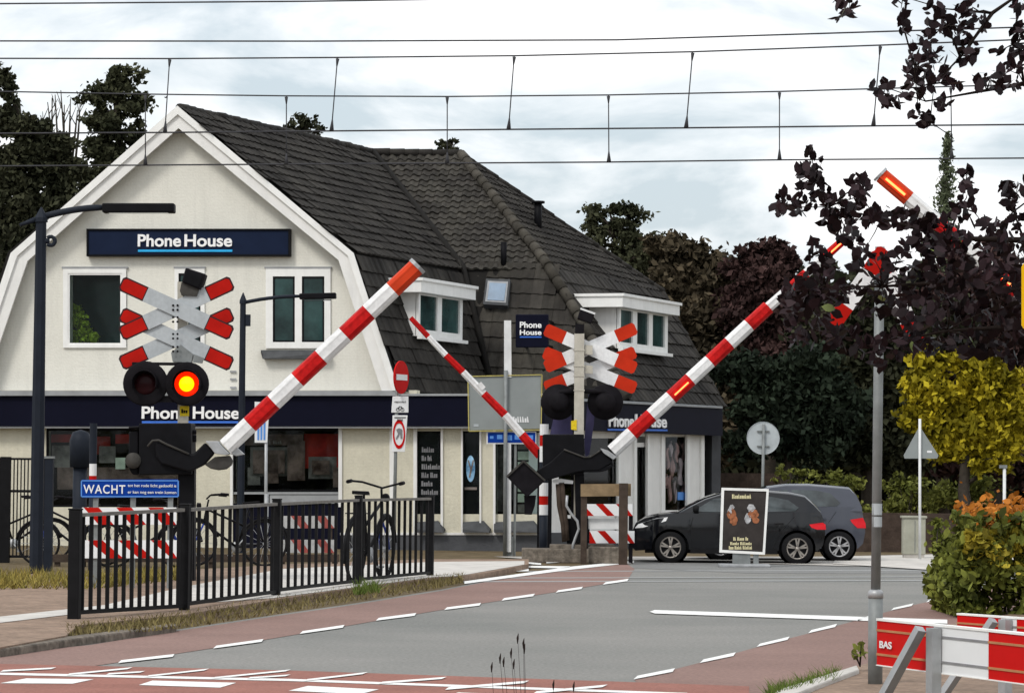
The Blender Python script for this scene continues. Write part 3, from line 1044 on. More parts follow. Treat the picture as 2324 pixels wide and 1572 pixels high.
tile_roof('tiled_roof', [AF, RB, V1, GF], GF, V1, .30, .33, 'tile', wave=.012)
tile_roof('tiled_roof', [GF, V1, E0, GE], GE, E0, .34, .36, 'tile', wave=.010)
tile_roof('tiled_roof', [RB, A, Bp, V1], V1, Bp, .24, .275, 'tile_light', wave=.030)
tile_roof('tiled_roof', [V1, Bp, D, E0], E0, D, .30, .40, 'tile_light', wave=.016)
tile_roof('tiled_roof', [A, C, Bp], Bp, C, .26, .30, 'tile', wave=.016)
tile_roof('tiled_roof', [Bp, C, E, D], D, E, .34, .40, 'tile', wave=.012)
bs = MB()
bl = back.normalized() * 11
bs.prism([AF, LF, LF + bl, AF + bl], (0, 0, -.12)); bs.prism([LF, LE, LE + bl, LF + bl], (.12, 0, 0))
Aback = A + V((-3.0, 8, -5)); Rback = RB + V((-2.2, 9, -5))
bs.prism([RB, A, Aback, Rback], (0, 0, -.1)); bs.prism([A, C, C + V((-1, 3, -.5)), Aback], (0, 0, -.1))
bs.build('rear_roof', 'tile_base', hx)


def ridge(pts, r=.13, seg=.38, m='tile_ridge', name='ridge_tiles'):
    mb = MB()
    for a, b in zip(pts[:-1], pts[1:]):
        L = (b - a).length
        k = max(1, round(L / seg))
        for i in range(k):
            p, q = a.lerp(b, i / k), a.lerp(b, (i + 1.12) / k)
            j = V((random.uniform(-.02, .02), 0, random.uniform(-.012, .012)))
            mb.tube([p + j, q + j], [r * .92, r * 1.1], 9, smooth=True)
    return mb.build(name, m, hx)


ridge([A + V((0, -.05, .02)), Bp + V((0, -.06, .04)), D.lerp(Bp, .02) + V((0, -.06, .04))])
ridge([RB + V((.02, 0, .03)), A + V((0, 0, .03))], .10, .36, 'tile')
ridge([AF + V((0, .12, .0)), RB + V((0, 0, .02))], .10, .4, 'tile')
ridge([A + V((0, 0, .02)), C + V((0, 0, .04))], .09, .4, 'tile')
ridge([C + V((0, 0, .03)), E + V((0, 0, .05))], .09, .42, 'tile')
mb = MB(); mb.prism([V1 + V((-.5, .25, .1)), V1 + V((.6, .25, .1)), E0 + V((.7, .35, -.1)), E0 + V((-.6, .35, -.1))], (0, .15, 0)); mb.build('valley_board', 'tile_base', hx)
mb = MB(); mb.tube([RB + V((.02, -.1, .05)), V1 + V((0, -.08, .05)), E0 + V((.1, -.06, .06))], [.075, .10, .07], 6)
mb.build('valley_gutter', 'tile_base', hx)

# --- gable windows


def flat_window(frame_px, panes, f, n, parent, frame_m='white_paint', pane_m='pane_dark', o=.05, sill=None, inner=None):
    x0, y0, x1, y1 = frame_px
    mb = MB()
    ys = sorted({y0, y1}); 
    # outer frame with a hole for each pane: strips between panes
    px = sorted(panes)
    top, bot = min(p[1] for p in panes), max(p[3] for p in panes)
    strips = [(x0, y0, x1, top), (x0, bot, x1, y1)]
    xs = [x0] + [v for p in px for v in (p[0], p[2])] + [x1]
    for k in range(0, len(xs), 2):
        strips.append((xs[k], top, xs[k + 1], bot))
    for a, b, c, d_ in strips:
        mb.prism([f(a, b, o), f(c, b, o), f(c, d_, o), f(a, d_, o)], -n * (o + .12))
    w_ = mb.build('window', frame_m, parent)
    for p in panes:
        mb = MB(); mb.prism([f(p[0], p[1], .012), f(p[2], p[1], .012), f(p[2], p[3], .012), f(p[0], p[3], .012)], -n * .01)
        mb.build('pane', pane_m, w_)
        if inner:
            mb = MB()
            for a, b, c, d_ in ((p[0], p[1], p[2], p[1] + inner), (p[0], p[3] - inner, p[2], p[3]), (p[0], p[1] + inner, p[0] + inner, p[3] - inner), (p[2] - inner, p[1] + inner, p[2], p[3] - inner)):
                mb.prism([f(a, b, o - .015), f(c, b, o - .015), f(c, d_, o - .015), f(a, d_, o - .015)], -n * .03)
            mb.build('sash', 'black_metal' if pane_m == 'pane_dark' else frame_m, w_)
    return w_


# left window: a real opening in the wall with a dim room and leaves imitating a tree reflection behind the glass
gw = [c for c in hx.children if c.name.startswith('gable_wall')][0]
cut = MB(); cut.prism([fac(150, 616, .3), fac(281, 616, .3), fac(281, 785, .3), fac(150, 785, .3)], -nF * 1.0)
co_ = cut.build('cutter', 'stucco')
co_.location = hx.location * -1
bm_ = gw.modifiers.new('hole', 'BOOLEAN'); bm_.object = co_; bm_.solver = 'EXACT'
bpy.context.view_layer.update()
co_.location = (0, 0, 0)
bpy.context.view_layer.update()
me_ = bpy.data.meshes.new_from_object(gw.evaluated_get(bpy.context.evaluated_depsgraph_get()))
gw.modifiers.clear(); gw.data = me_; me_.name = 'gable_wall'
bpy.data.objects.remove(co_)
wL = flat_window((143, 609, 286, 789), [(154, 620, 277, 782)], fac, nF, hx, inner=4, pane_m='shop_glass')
mb = MB(); mb.prism([fac(140, 606, -1.2), fac(290, 606, -1.2), fac(290, 792, -1.2), fac(140, 792, -1.2)], -nF * .05)
mb.build('room_back', 'pane_dark', wL)
mb = MB()
mb.prism([fac(140, 786, -.31), fac(290, 786, -.31), fac(290, 786, -1.2), fac(140, 786, -1.2)], (0, 0, -.05))
mb.prism([fac(140, 606, -.31), fac(290, 606, -.31), fac(290, 606, -1.2), fac(140, 606, -1.2)], (0, 0, .05))
mb.prism([fac(140, 606, -.31), fac(140, 606, -1.2), fac(140, 792, -1.2), fac(140, 792, -.31)], -UF * .05)
mb.prism([fac(290, 606, -.31), fac(290, 606, -1.2), fac(290, 792, -1.2), fac(290, 792, -.31)], UF * .05)
mb.build('room_reveal', 'pane_dark', wL)
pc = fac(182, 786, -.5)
hp = thing('reflected_tree', 'green leaves added behind the left gable window as a tree reflection', 'reflection', (pc.x, pc.y, pc.z))
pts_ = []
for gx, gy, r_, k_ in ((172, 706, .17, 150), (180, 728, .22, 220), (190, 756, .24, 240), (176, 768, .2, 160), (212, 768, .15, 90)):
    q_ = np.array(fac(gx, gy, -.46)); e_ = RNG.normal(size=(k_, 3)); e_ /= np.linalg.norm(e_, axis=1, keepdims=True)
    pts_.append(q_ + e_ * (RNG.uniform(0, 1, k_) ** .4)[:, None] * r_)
quads_mesh('foliage', leaf_faces(np.concatenate(pts_), .11, .6, 6), 6, 'leaf_reflected', hp)
mb = MB(); mb.lathe([(0, 0), (.10, 0), (.14, .2), (.12, .2), (.10, .05)], (pc.x, pc.y, pc.z), n=14); mb.build('added_pot', 'sill_stone', hp)  # pot added under the leaves that imitate the reflection
flat_window((396, 609, 464, 789), [(405, 620, 455, 782)], fac, nF, hx, inner=4)
flat_window((603, 609, 750, 790), [(619, 627, 669, 776), (685, 627, 736, 776)], fac, nF, hx, inner=4)
for x0, x1 in ((592, 747),):
    mb = MB(); mb.prism([fac(x0, 794, .0), fac(x1, 794, .0), fac(x1, 800, .2), fac(x1 - 3, 814, .2), fac(x0 + 4, 814, .2), fac(x0, 800, .2)], -nF * .21)
    mb.build('sill', 'sill_stone', hx)
for x0, x1 in ((140, 290), (394, 466), (600, 752)):
    mb = MB(); pier(x0, x1, 605, 609, o=.06, t=.1, mb=mb); mb.build('lintel', 'zinc', hx)

# --- sign boxes
mb = MB(); mb.prism([fac(198, 521, .16), fac(656, 520, .16), fac(656, 580, .16), fac(198, 580, .16)], -nF * .155)
sg = mb.build('sign_box', 'navy_sign', hx, bevel=.01)
mb = MB()
for a in ((198, 519, 656, 523), (198, 577, 656, 581.5), (196, 519, 200, 581.5), (654, 519, 658, 581.5)):
    mb.prism([fac(a[0], a[1], .19), fac(a[2], a[1], .19), fac(a[2], a[3], .19), fac(a[0], a[3], .19)], -nF * .19)
mb.build('sign_frame', 'black_metal', sg)


def word(s, x0, x1, ytop, ybot, f, xd, parent, o, m='letter_white', bold=.022):
    a = f(x0, ybot, o); b = f(x1, ybot, o); c = f(x0, ytop, o)
    return text('lettering', s, a, xd, (0, 0, 1), (b - a).length, (c - a).length, m, parent, .03, bold)


def line(x0, x1, y0, y1, f, n, parent, o, m):
    mb = MB(); mb.prism([f(x0, y0, o), f(x1, y0, o), f(x1, y1, o), f(x0, y1, o)], -n * .02)
    mb.build('underline', m, parent)


word('Phone', 313, 411, 532, 560, fac, UF, sg, .165); word('House', 419, 527, 532, 560, fac, UF, sg, .165)
line(313, 527, 566.5, 571.5, fac, nF, sg, .18, 'cyan_line')
word('Phone', 322, 428, 922, 950, fac, UF, fbo, .325); word('House', 438, 543, 922, 950, fac, UF, fbo, .325)
line(322, 543, 955, 960, fac, nF, fbo, .34, 'blue_line')
a = rp(1380, 968, .31); b = rp(1440, 968, .31); c = rp(1515, 968, .31)
text('lettering', 'Phone', a, VR, (0, 0, 1), (b - a).length * .95, .30, 'letter_white', fro, .03, .022)
text('lettering', 'House', b, VR, (0, 0, 1), (c - b).length * .95, .30, 'letter_white', fro, .03, .022)
mb = MB(); mb.prism([rp(1380, 972.5, .32), rp(1515, 974, .32), rp(1515, 978, .32), rp(1380, 976.5, .32)], -nR * .02); mb.build('underline', 'blue_line', fro)
# small projecting sign on the lower roof
f79 = lambda x, y, o=0: ip(x, y, (at(1205, 790, 78.9) + nF * o, nF))
mb = MB(); mb.prism([f79(1170, 713), f79(1244, 713), f79(1244, 788), f79(1170, 788)], -nF * .16)
ps = mb.build('roof_sign', 'navy_band', hx, bevel=.02)
word('Phone', 1180, 1229, 730, 744, f79, UF, ps, .01); word('House', 1180, 1229, 748, 760, f79, UF, ps, .01)
line(1180, 1229, 763, 766, f79, nF, ps, .02, 'blue_line')
for sx_, sy_ in ((1178, 725), (1236, 725), (1178, 782), (1236, 782)):
    q0 = f79(sx_, sy_, -.14); mb = MB(); mb.beam(q0, q0 - nF * 2.2, .05, .05); mb.build('bracket', 'black_metal', ps)

# --- dormers


def dormer(pl3, x0, x1, yb, ht, top_px, panes, left_over, name='dormer'):
    n = (pl3[1] - pl3[0]).cross(pl3[2] - pl3[0]).normalized()
    if n.z < 0: n.negate()
    a = ip(x0, yb, (pl3[0] + n * .10, n))
    # front runs horizontally along the roof
    hd = V((0, 0, 1)).cross(n).normalized()
    if hd.y < 0: hd.negate()
    fn = V((n.x, n.y, 0)).normalized()                  # outward
    fp = (a + fn * .02, fn)
    f = lambda x, y, o=0.0: ip(x, y, (fp[0] + fn * o, fn))
    b = f(x1, yb)
    L = (b - a).dot(hd)
    mb = MB()
    dpt = 3.2
    mb.frame(a - fn * .02, hd * L, -fn * dpt, V((0, 0, ht)))
    dm = mb.build(name, 'white_board', hx)
    mb = MB()
    mb.frame(a - hd * left_over + fn * .28 + V((0, 0, ht - .02)), hd * (L + left_over + .3), -fn * (dpt + .3), V((0, 0, .26)))
    cn = mb.build('cornice', 'white_paint', dm)
    mb = MB()
    mb.frame(a - hd * (left_over + .04) + fn * .33 + V((0, 0, ht + .24)), hd * (L + left_over + .4), -fn * (dpt + .3), V((0, 0, .07)))
    mb.build('roof_edge', 'white_paint', dm)
    # window in the front
    k = 1.0 / len(panes)
    mb = MB()
    wb, wt = .10, ht - .06
    m_ = .06
    spans = [(L * p0, L * p1) for p0, p1 in panes]
    strips = [(0, 0, L, wb + .06), (0, wt, L, ht - .03)]
    xs = [0] + [v for s_ in spans for v in s_] + [L]
    for i in range(0, len(xs), 2): strips.append((xs[i], wb + .06, xs[i + 1], wt))
    for s0, t0, s1, t1 in strips:
        mb.frame(a + hd * s0 + V((0, 0, t0)), hd * (s1 - s0), fn * .06, V((0, 0, t1 - t0)))
    wd = mb.build('window', 'white_paint', dm)
    for s0, s1 in spans:
        mb = MB(); mb.frame(a + hd * s0 + V((0, 0, wb + .06)), hd * (s1 - s0), fn * .015, V((0, 0, wt - wb - .06)))
        mb.build('pane', 'pane_dark', wd)
    mb = MB(); mb.frame(a - hd * .08 + fn * .06 + V((0, 0, -.07)), hd * (L + .16), fn * .12, V((0, 0, .08)))
    mb.build('sill', 'white_paint', dm)
    return dm


dormer([GF, V1, GE], 944, 1046, 762, 1.02, 672, [(.04, .42), (.52, .94)], .42)
dormer([Bp, C, D], 1400, 1512, 790, 1.02, 707, [(.03, .27), (.36, .60), (.68, .94)], .42)

# skylight on the corner roof
nl = (Bp - V1).cross(D - V1).normalized()
if nl.z < 0: nl.negate()
sk = lambda x, y, o=.1: ip(x, y, (V1 + nl * o, nl))
q = [sk(1103, 632), sk(1158, 634), sk(1152, 693), sk(1096, 690)]
mb = MB(); mb.prism(q, -nl * .25); wk = mb.build('skylight', 'sill_stone', hx)
q = [sk(1107, 637, .115), sk(1153, 639, .115), sk(1148, 687, .115), sk(1101, 684, .115)]
mb = MB(); mb.prism(q, -nl * .02); mb.build('skylight_frame', 'zinc', wk)
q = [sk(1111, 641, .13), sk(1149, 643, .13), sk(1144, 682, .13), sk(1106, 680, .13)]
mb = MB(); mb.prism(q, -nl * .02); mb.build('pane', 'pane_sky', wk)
# vent pipes
nu = (A - RB).cross(Bp - RB).normalized()
if nu.z < 0: nu.negate()
p = ip(1143, 597, (RB, nu)); mb = MB(); mb.tube([p - V((0, 0, .1)), p + V((0, 0, .52))], .075, 8); mb.build('vent_pipe', 'black_metal', hx)
na = (C - A).cross(Bp - A).normalized()
if na.z < 0: na.negate()
p = ip(1221, 516, (A, na)); mb = MB(); mb.tube([p - V((0, 0, .1)), p + V((0, 0, .62))], .10, 8); mb.tube([p + V((0, 0, .62)), p + V((0, 0, .68))], .17, 8); mb.build('vent_pipe', 'black_metal', hx)
# small wall fixings on the gable
for y in (841, 858, 877):
    card('wall_vent', 522, y, 536, y + 4, 'zinc', o=.04)

# ------------------------------------------------------------------ street lamps


def street_lamp(px_top, py_top, px_base, Y, arm_px, label, scale_w, back_arm=True):
    top = at(px_top, py_top, Y)
    base = V((top.x, Y, 0))
    H = top.z
    t = thing('street_lamp', label, 'street lamp', base, group='street lamps')
    k = Y / F
    r = scale_w * k / 2
    mb = MB(); mb.tube([base, base + V((0, 0, H * .38)), base + V((0, 0, H - .22))], [r * 1.18, r * 1.12, r * .92], 8, smooth=False, twist=math.pi / 8)
    mb.box(base, r * 3.2, r * 3.2, .03)
    mb.build('pole', 'lamp_metal', t)
    mb = MB(); mb.tube([top - V((0, 0, .24)), top - V((0, 0, .17)), top], [r * 1.15, r * 1.12, .01], 8, smooth=False, twist=math.pi / 8); mb.build('finial', 'lamp_metal', t)
    a0, a1, l0, l1 = arm_px
    pts = [at(a0[0] + (a1[0] - a0[0]) * s_, a0[1] + (a1[1] - a0[1]) * (1 - (1 - s_) ** 2), Y) for s_ in np.linspace(0, 1, 8)]
    mb = MB(); mb.tube(pts, [r * .55] * 7 + [r * .42], 8); ab = mb.build('arm', 'lamp_metal', t)
    p, q = at(l0[0], l0[1], Y), at(l1[0], l1[1], Y)
    mb = MB(); mb.beam(p, q, .30, (l0[2] if len(l0) > 2 else 20) * k)
    hd_ = mb.build('lamp_head', 'black_metal', t, bevel=.02)
    mb = MB(); mb.beam(p + V((.1, 0, -10 * k)), q + V((-.1, 0, -10 * k)), .22, .02); mb.build('diffuser', 'car_glass', hd_)
    return t, base, r, k


t, base, r, k = street_lamp(94, 470, 85, 52.5, ((100, 492), (238, 471), (234, 473, 21), (397, 473, 21)), 'tall dark lamp post with one long arm, nearest one at the left', 27)
mb = MB(); mb.tube([at(86, 496, 52.5), at(45, 511, 52.4)], [.05, .03], 6); mb.build('back_arm', 'lamp_metal', t)
mb = MB()
a_ = [at(115 + 10 * math.cos(q), 547 + 10 * math.sin(q), 52.5) for q in np.linspace(-2.4, 2.4, 10)]
mb.tube(a_, .035, 6); mb.tube([at(98, 547, 52.5), at(112, 547, 52.5)], .05, 6); mb.build('flag_bracket', 'lamp_metal', t)
t, base, r, k = street_lamp(552, 664, 549, 71, ((556, 686), (682, 672), (680, 673, 13), (763, 671, 13)), 'dark lamp post standing before the shop, farther of the two', 15)
mb = MB(); mb.box(at(563, 740, 71), .10, .1, .25); mb.build('junction_box', 'lamp_metal', t)

# ------------------------------------------------------------------ crossing signals and barriers


def plank(mb, p, q, w_px, Y, th, cut=.16, mi=0):
    """board between two photo points at distance Y with slightly cut corners"""
    dx, dy = q[0] - p[0], q[1] - p[1]
    L = math.hypot(dx, dy); dx, dy = dx / L, dy / L
    nx, ny = -dy * w_px / 2, dx * w_px / 2
    c = w_px * cut
    pts = []
    if cut:
        pts = [(p[0] + nx * .66, p[1] + ny * .66), (p[0] + dx * c + nx, p[1] + dy * c + ny), (q[0] + nx, q[1] + ny), (q[0] - nx, q[1] - ny),
               (p[0] + dx * c - nx, p[1] + dy * c - ny), (p[0] - nx * .66, p[1] - ny * .66)]
    else:
        pts = [(p[0] + nx, p[1] + ny), (q[0] + nx, q[1] + ny), (q[0] - nx, q[1] - ny), (p[0] - nx, p[1] - ny)]
    mb.prism([at(*x, Y) for x in pts], (0, th, 0), mi)


def cross_boards(root, tips, w_px, Y, face, red, tip_len, rim=True, th=.02):
    """tips: list of (end, end) photo points; each board red at both ends"""
    for i, (p, q) in enumerate(tips):
        y = Y + i * .035
        dx, dy = q[0] - p[0], q[1] - p[1]
        L = math.hypot(dx, dy); dx, dy = dx / L, dy / L
        a = (p[0] + dx * tip_len, p[1] + dy * tip_len); b = (q[0] - dx * tip_len, q[1] - dy * tip_len)
        mb = MB(); plank(mb, a, b, w_px, y, th, 0)
        bo = mb.build('cross_board', face, root)
        for e, s_, f_ in ((p, a, 1), (q, b, -1)):
            mb = MB()
            if rim:
                plank(mb, e, s_, w_px, y, th, .16, 0)
                e2 = (e[0] + dx * f_ * 3.5, e[1] + dy * f_ * 3.5); s2 = (s_[0] - dx * f_ * 2.5, s_[1] - dy * f_ * 2.5)
                plank(mb, e2, s2, w_px - 7, y - .004, .006, .22, 1)
                mb.build('reflector_tip', ['dark_rim', red], bo)
            else:
                plank(mb, e, s_, w_px, y, th, .16, 0)
                mb.build('reflector_tip', red, bo)


def lamp_unit(root, c, R, rl, lit, Y, name='signal_lamp'):
    """round black backing with hood and lens, facing the camera"""
    k = Y / F
    p = at(*c, Y)
    mb = MB(); mb.lathe([(0, .10), (R * k * .93, .10), (R * k, .06), (R * k, 0), (R * k * .94, -.015), (rl * k * 1.1, .0), (0, .0)], p, (0, 1, 0), 32)
    b_ = mb.build(name, 'black_soft', root)
    mb = MB()
    n = 14
    ar = [math.radians(-20 + 220 * i / n) for i in range(n + 1)]
    vs = []
    for q in ar:
        vs += [p + V((math.cos(q) * rl * k * 1.25, 0, math.sin(q) * rl * k * 1.25)), p + V((math.cos(q) * rl * k * 1.12, -.22, math.sin(q) * rl * k * 1.12 + .01)),
               p + V((math.cos(q) * rl * k * 1.08, -.22, math.sin(q) * rl * k * 1.08 + .01)), p + V((math.cos(q) * rl * k * 1.2, 0, math.sin(q) * rl * k * 1.2))]
    fs = []
    for i in range(n):
        for j in range(4):
            fs.append((i * 4 + j, i * 4 + (j + 1) % 4, i * 4 + 4 + (j + 1) % 4, i * 4 + 4 + j))
    mb.add(vs, fs); mb.build('hood', 'black_soft', b_)
    mb = MB()
    if lit:
        mb.lathe([(0, -.06), (rl * k * .4, -.05), (rl * k * .62, -.035)], p, (0, 1, 0), 24, 1)
        mb.lathe([(rl * k * .62, -.035), (rl * k, -.005), (rl * k, .01)], p, (0, 1, 0), 24, 0)
        mb.build('lens', ['lens_red', 'lens_core'], b_)
    else:
        mb.lathe([(0, -.03), (rl * k * .6, -.02), (rl * k, -.005), (rl * k, .01)], p, (0, 1, 0), 24, 0)
        mb.build('lens', 'lens_dark', b_)
    return b_


def boom(name, segs, Y, parent, r_px0, r_px1, mats, n=8, lit=()):
    """segs: list of (x, y) photo points along the axis; alternate colours given by mats per segment"""
    k = Y / F
    mb = MB()
    mm = sorted(set(mats))
    P = [at(*s_, Y) for s_ in segs]
    N = len(P) - 1
    for i in range(N):
        ra = (r_px0 + (r_px1 - r_px0) * i / N) * k; rb_ = (r_px0 + (r_px1 - r_px0) * (i + 1) / N) * k
        mb.tube([P[i], P[i + 1]], [ra, rb_], n, mm.index(mats[i]), caps=True, smooth=False, twist=math.pi / n)
    ax = (P[-1] - P[0]).normalized()
    nrm = ax.cross(V((0, 1, 0))).normalized()
    b_ = mb.build(name, mm, parent)
    for side in (.38, -.38):                    # raised ribs along the tube
        mb = MB()
        for i in range(N):
            ra = (r_px0 + (r_px1 - r_px0) * i / N) * k * 1.0
            o_ = nrm * (ra * side) - V((0, ra * .93, 0))
            mb.beam(P[i] + o_, P[i + 1] + o_, .012, .02, mi=mm.index(mats[i]))
        mb.build('rib', mm, b_)
    for i in lit:
        ra = (r_px0 + (r_px1 - r_px0) * i / N) * k
        o_ = -V((0, ra * 1.02, 0)) + nrm * (-ra * .1)
        a, b = P[i].lerp(P[i + 1], .15), P[i].lerp(P[i + 1], .85)
        mb = MB(); mb.beam(a + o_, b + o_, ra * .45, .03, up=nrm); mb.build('light_strip', 'strip_lit', b_)
    return b_


YN, YF = 50.0, 66.0
# --- near signal (left)
z5 = z2(0, 850, 2.246); z8 = z2(400, 1200, 3.144)
mx_ = at(415, 900, YN)
sig = thing('crossing_signal', 'grey backed double cross with one lamp glowing red, at the left', 'crossing signal', (mx_.x, YN + .25, 0), group='level crossing signals')
cross_boards(sig, [((274, 642), (526, 757)), ((527, 641), (274, 758)), ((274, 712), (526, 827)), ((527, 711), (274, 825))], 35, YN, 'cross_grey', 'signal_red', 62)
mb = MB()
for y in (693, 703, 720, 730, 758, 768, 787, 797):
    for x in (393, 403): mb.disc(at(x, y, YN - .003), (0, -1, 0), .018, .012, 8)
mb.build('bolts', 'black_soft', sig)
mb = MB(); mb.beam(V((mx_.x + .02, YN + .25, 0)), at(415, 640, YN + .25), .15, .15); mb.build('mast', 'mast_concrete', sig)
mb = MB(); mb.prism([at(388, 800, YN + .05), at(410, 782, YN + .05), at(438, 803, YN + .05), at(434, 822, YN + .05), at(392, 821, YN + .05)], (0, .2, 0)); mb.prism([at(440, 803, YN + .05), at(462, 812, YN + .05), at(458, 824, YN + .05), at(438, 822, YN + .05)], (0, .1, 0)); mb.build('bracket', 'pole_grey', sig)
mb = MB(); mb.beam(at(300, 825, YN + .05), at(432, 826, YN + .05), .08, .045); mb.tube([at(424, 826, YN + .05), at(427, 835, YN + .05)], .05, 6); mb.build('lamp_bracket', 'black_soft', sig)
lamp_unit(sig, (330, 870), 51, 25, False, YN - .04); lamp_unit(sig, (424, 871), 50, 28, True, YN - .04)
mb = MB(); mb.beam(at(340, 905, YN + .02), at(415, 905, YN + .02), .05, .10); mb.build('lamp_bracket', 'black_soft', sig)
# horn box on top
mb = MB()
q = [at(421, 607, YN - .05), at(467, 622, YN - .05), at(455, 658, YN - .05), at(412, 640, YN - .05)]
mb.prism(q, (0, .35, 0)); hb = mb.build('bell_box', 'black_soft', sig, bevel=.02)
mb = MB(); q = [at(426, 613, YN - .06), at(460, 625, YN - .06), at(450, 652, YN - .06), at(418, 638, YN - .06)]; mb.prism(q, (0, .02, 0)); mb.build('bell_face', 'black_metal', hb)
mb = MB(); mb.prism([at(412, 640, YN), at(453, 652, YN), at(447, 672, YN), at(412, 670, YN), at(408, 660, YN)], (0, .25, 0)); mb.build('bell_foot', 'black_edge', hb)
mb = MB(); mb.prism([at(408, 921, YN + .17), at(429, 921, YN + .17), at(429, 944, YN + .17), at(408, 944, YN + .17)], (0, .006, 0)); mb.build('sticker', 'yellow_sticker', sig)
marks('sticker_lettering', lambda x, y: at(x, y, YN + .165), 411, 426, 928, 937, (3,), 'black_soft', sig, (0, .003, 0))

# --- near barrier (left)
bb_ = at(425, 1000, YN)
br = thing('crossing_barrier', 'raised red and white boom barrier with black machine at the left', 'crossing barrier', (bb_.x - .2, YN - .1, 0), group='level crossing barriers')
mb = MB(); mb.prism([at(*z8(x, y), YN - .3) for x, y in ((255, 835), (820, 830), (830, 1390), (255, 1400))], (0, .75, 0)); mb.prism([at(*z8(x, y), YN - .2) for x, y in ((145, 925), (250, 915), (250, 1400), (180, 1390), (145, 1330))], (0, .6, 0))
mb.prism([at(*z8(x, y), YN - .25) for x, y in ((140, 868), (262, 862), (262, 892), (140, 895))], (0, .5, 0))
cb = mb.build('machine_cabinet', 'black_metal', br, bevel=.02)
mb = MB(); mb.tube([at(*z8(x, y), YN - .42) for x, y in ((350, 1085), (405, 1022), (470, 1018), (560, 1065), (800, 1168))], .018, 6); mb.build('cabinet_edge', 'black_edge', cb)
mb = MB(); mb.lathe([(0, 0), (.12, 0), (.12, .12), (0, .12)], at(*z8(190, 1240), YN - .32), (0, 1, 0), 16); mb.build('crank_boss', 'black_edge', cb)
for y in (930, 985, 1015):
    mb = MB(); mb.tube([at(*z8(820, y), YN), at(*z8(880, y), YN)], .035, 7); mb.build('cable_gland', 'black_soft', cb)
mb = MB(); mb.prism([at(*z8(x, y), YN - .40) for x, y in ((430, 1060), (470, 1035), (560, 1075), (800, 1168), (850, 1166), (975, 1043), (1078, 1160), (968, 1285), (850, 1345), (790, 1360), (500, 1275), (440, 1200))], (0, .16, 0)); mb.build('swing_arm', 'black_metal', br, bevel=.025)
mb = MB(); mb.prism([at(*z8(x, y), YN - .46) for x, y in ((978, 1028), (1112, 1028), (1150, 1075), (1245, 1165), (1200, 1182), (1082, 1164))], (0, .30, 0)); mb.prism([at(*z8(x, y), YN - .36) for x, y in ((1255, 1170), (1320, 1100), (1402, 1172), (1310, 1190))], (0, .18, 0)); mb.build('boom_clamp', 'galvanised', br, bevel=.01)
mb = MB(); mb.prism([at(*z8(x, y), YN - .38) for x, y in ((970, 1285), (1080, 1200), (1240, 1185), (1270, 1240), (1260, 1290), (1200, 1335), (1120, 1345), (1040, 1330))], (0, .2, 0)); mb.build('clamp_foot', 'black_edge', br, bevel=.02)
mb = MB(); mb.prism([at(404, 1060, YN - .15), at(441, 1060, YN - .15), at(441, 1345, YN - .15), at(404, 1345, YN - .15)], (0, .28, 0)); mb.box(V((at(422, 1300, YN).x, YN, 0)), .5, .5, .06); mb.build('post', 'black_metal', br)
xs = np.linspace(513, 945, 9); sl = (606 - 1014) / (945 - 513)
segs = [(x, 1014 + (x - 513) * sl) for x in xs]
boom('boom', segs, YN - .32, br, 20.5, 20.5, ['boom_white', 'boom_red', 'boom_white', 'boom_red', 'boom_white', 'boom_red', 'boom_white', 'boom_orange'], n=10)
e = at(950, 601, YN - .32); f_ = at(944, 607, YN - .32)
mb = MB(); mb.tube([f_, e], [22 * YN / F] * 2, 10, smooth=False, twist=math.pi / 10); mb.build('boom_cap', 'galvanised', br)

# --- far signal (middle)
z7 = z2(1550, 1350, 2.246); z6 = z2(1700, 1000, 3.1433)
mf = at(1314, 1000, YF)
sig2 = thing('crossing_signal', 'white and red double cross seen from behind on a pale concrete mast', 'crossing signal', (mf.x, YF, 0), group='level crossing signals')
tips = [(z6(580, 430), z6(1340, 725)), (z6(1570, 430), z6(800, 735)), (z6(575, 690), z6(1575, 1070)), (z6(1575, 690), z6(590, 1070))]
tips = [((1237, 747), (1443, 836)), ((1443, 744), (1237, 833)), ((1234, 799), (1443, 881)), ((1442, 798), (1237, 880))]
cross_boards(sig2, tips, 29, YF + .22, 'cross_white', 'signal_orange', 48, rim=False)
mb = MB(); mb.prism([at(1304, 756, YF), at(1326, 756, YF), at(1325, 990, YF), at(1303, 990, YF)], (0, .18, 0)); mb.beam(V((mf.x, YF + .09, 0)), V((mf.x, YF + .09, at(1314, 985, YF).z)), .18, .18); mb.build('mast', 'mast_concrete', sig2)
mb = MB()
for y in (793, 829, 851, 884):
    mb.prism([at(1302, y, YF - .01), at(1327, y, YF - .01), at(1327, y + 3, YF - .01), at(1302, y + 3, YF - .01)], (0, .2, 0))
for y0, y1 in ((782, 805), (828, 848)):
    mb.prism([at(1327, y0, YF + .06), at(1345, y0 + 2, YF + .06), at(1345, y1, YF + .06), at(1327, y1 - 2, YF + .06)], (0, .12, 0))
mb.build('mast_clamp', 'mast_concrete', sig2)
mb = MB(); mb.prism([at(1317, 701, YF - .05), at(1350, 712, YF - .05), at(1342, 734, YF - .05), at(1310, 723, YF - .05)], (0, .35, 0)); hb = mb.build('bell_box', 'black_soft', sig2, bevel=.02)
mb = MB(); mb.prism([at(1318, 698, YF - .06), at(1352, 710, YF - .06), at(1350, 714, YF - .06), at(1317, 702, YF - .06)], (0, .38, 0)); mb.build('bell_lid', 'pole_white', hb)
mb = MB(); mb.prism([at(1306, 734, YF), at(1326, 736, YF), at(1325, 757, YF), at(1305, 757, YF)], (0, .16, 0)); mb.build('bell_foot', 'black_soft', hb)
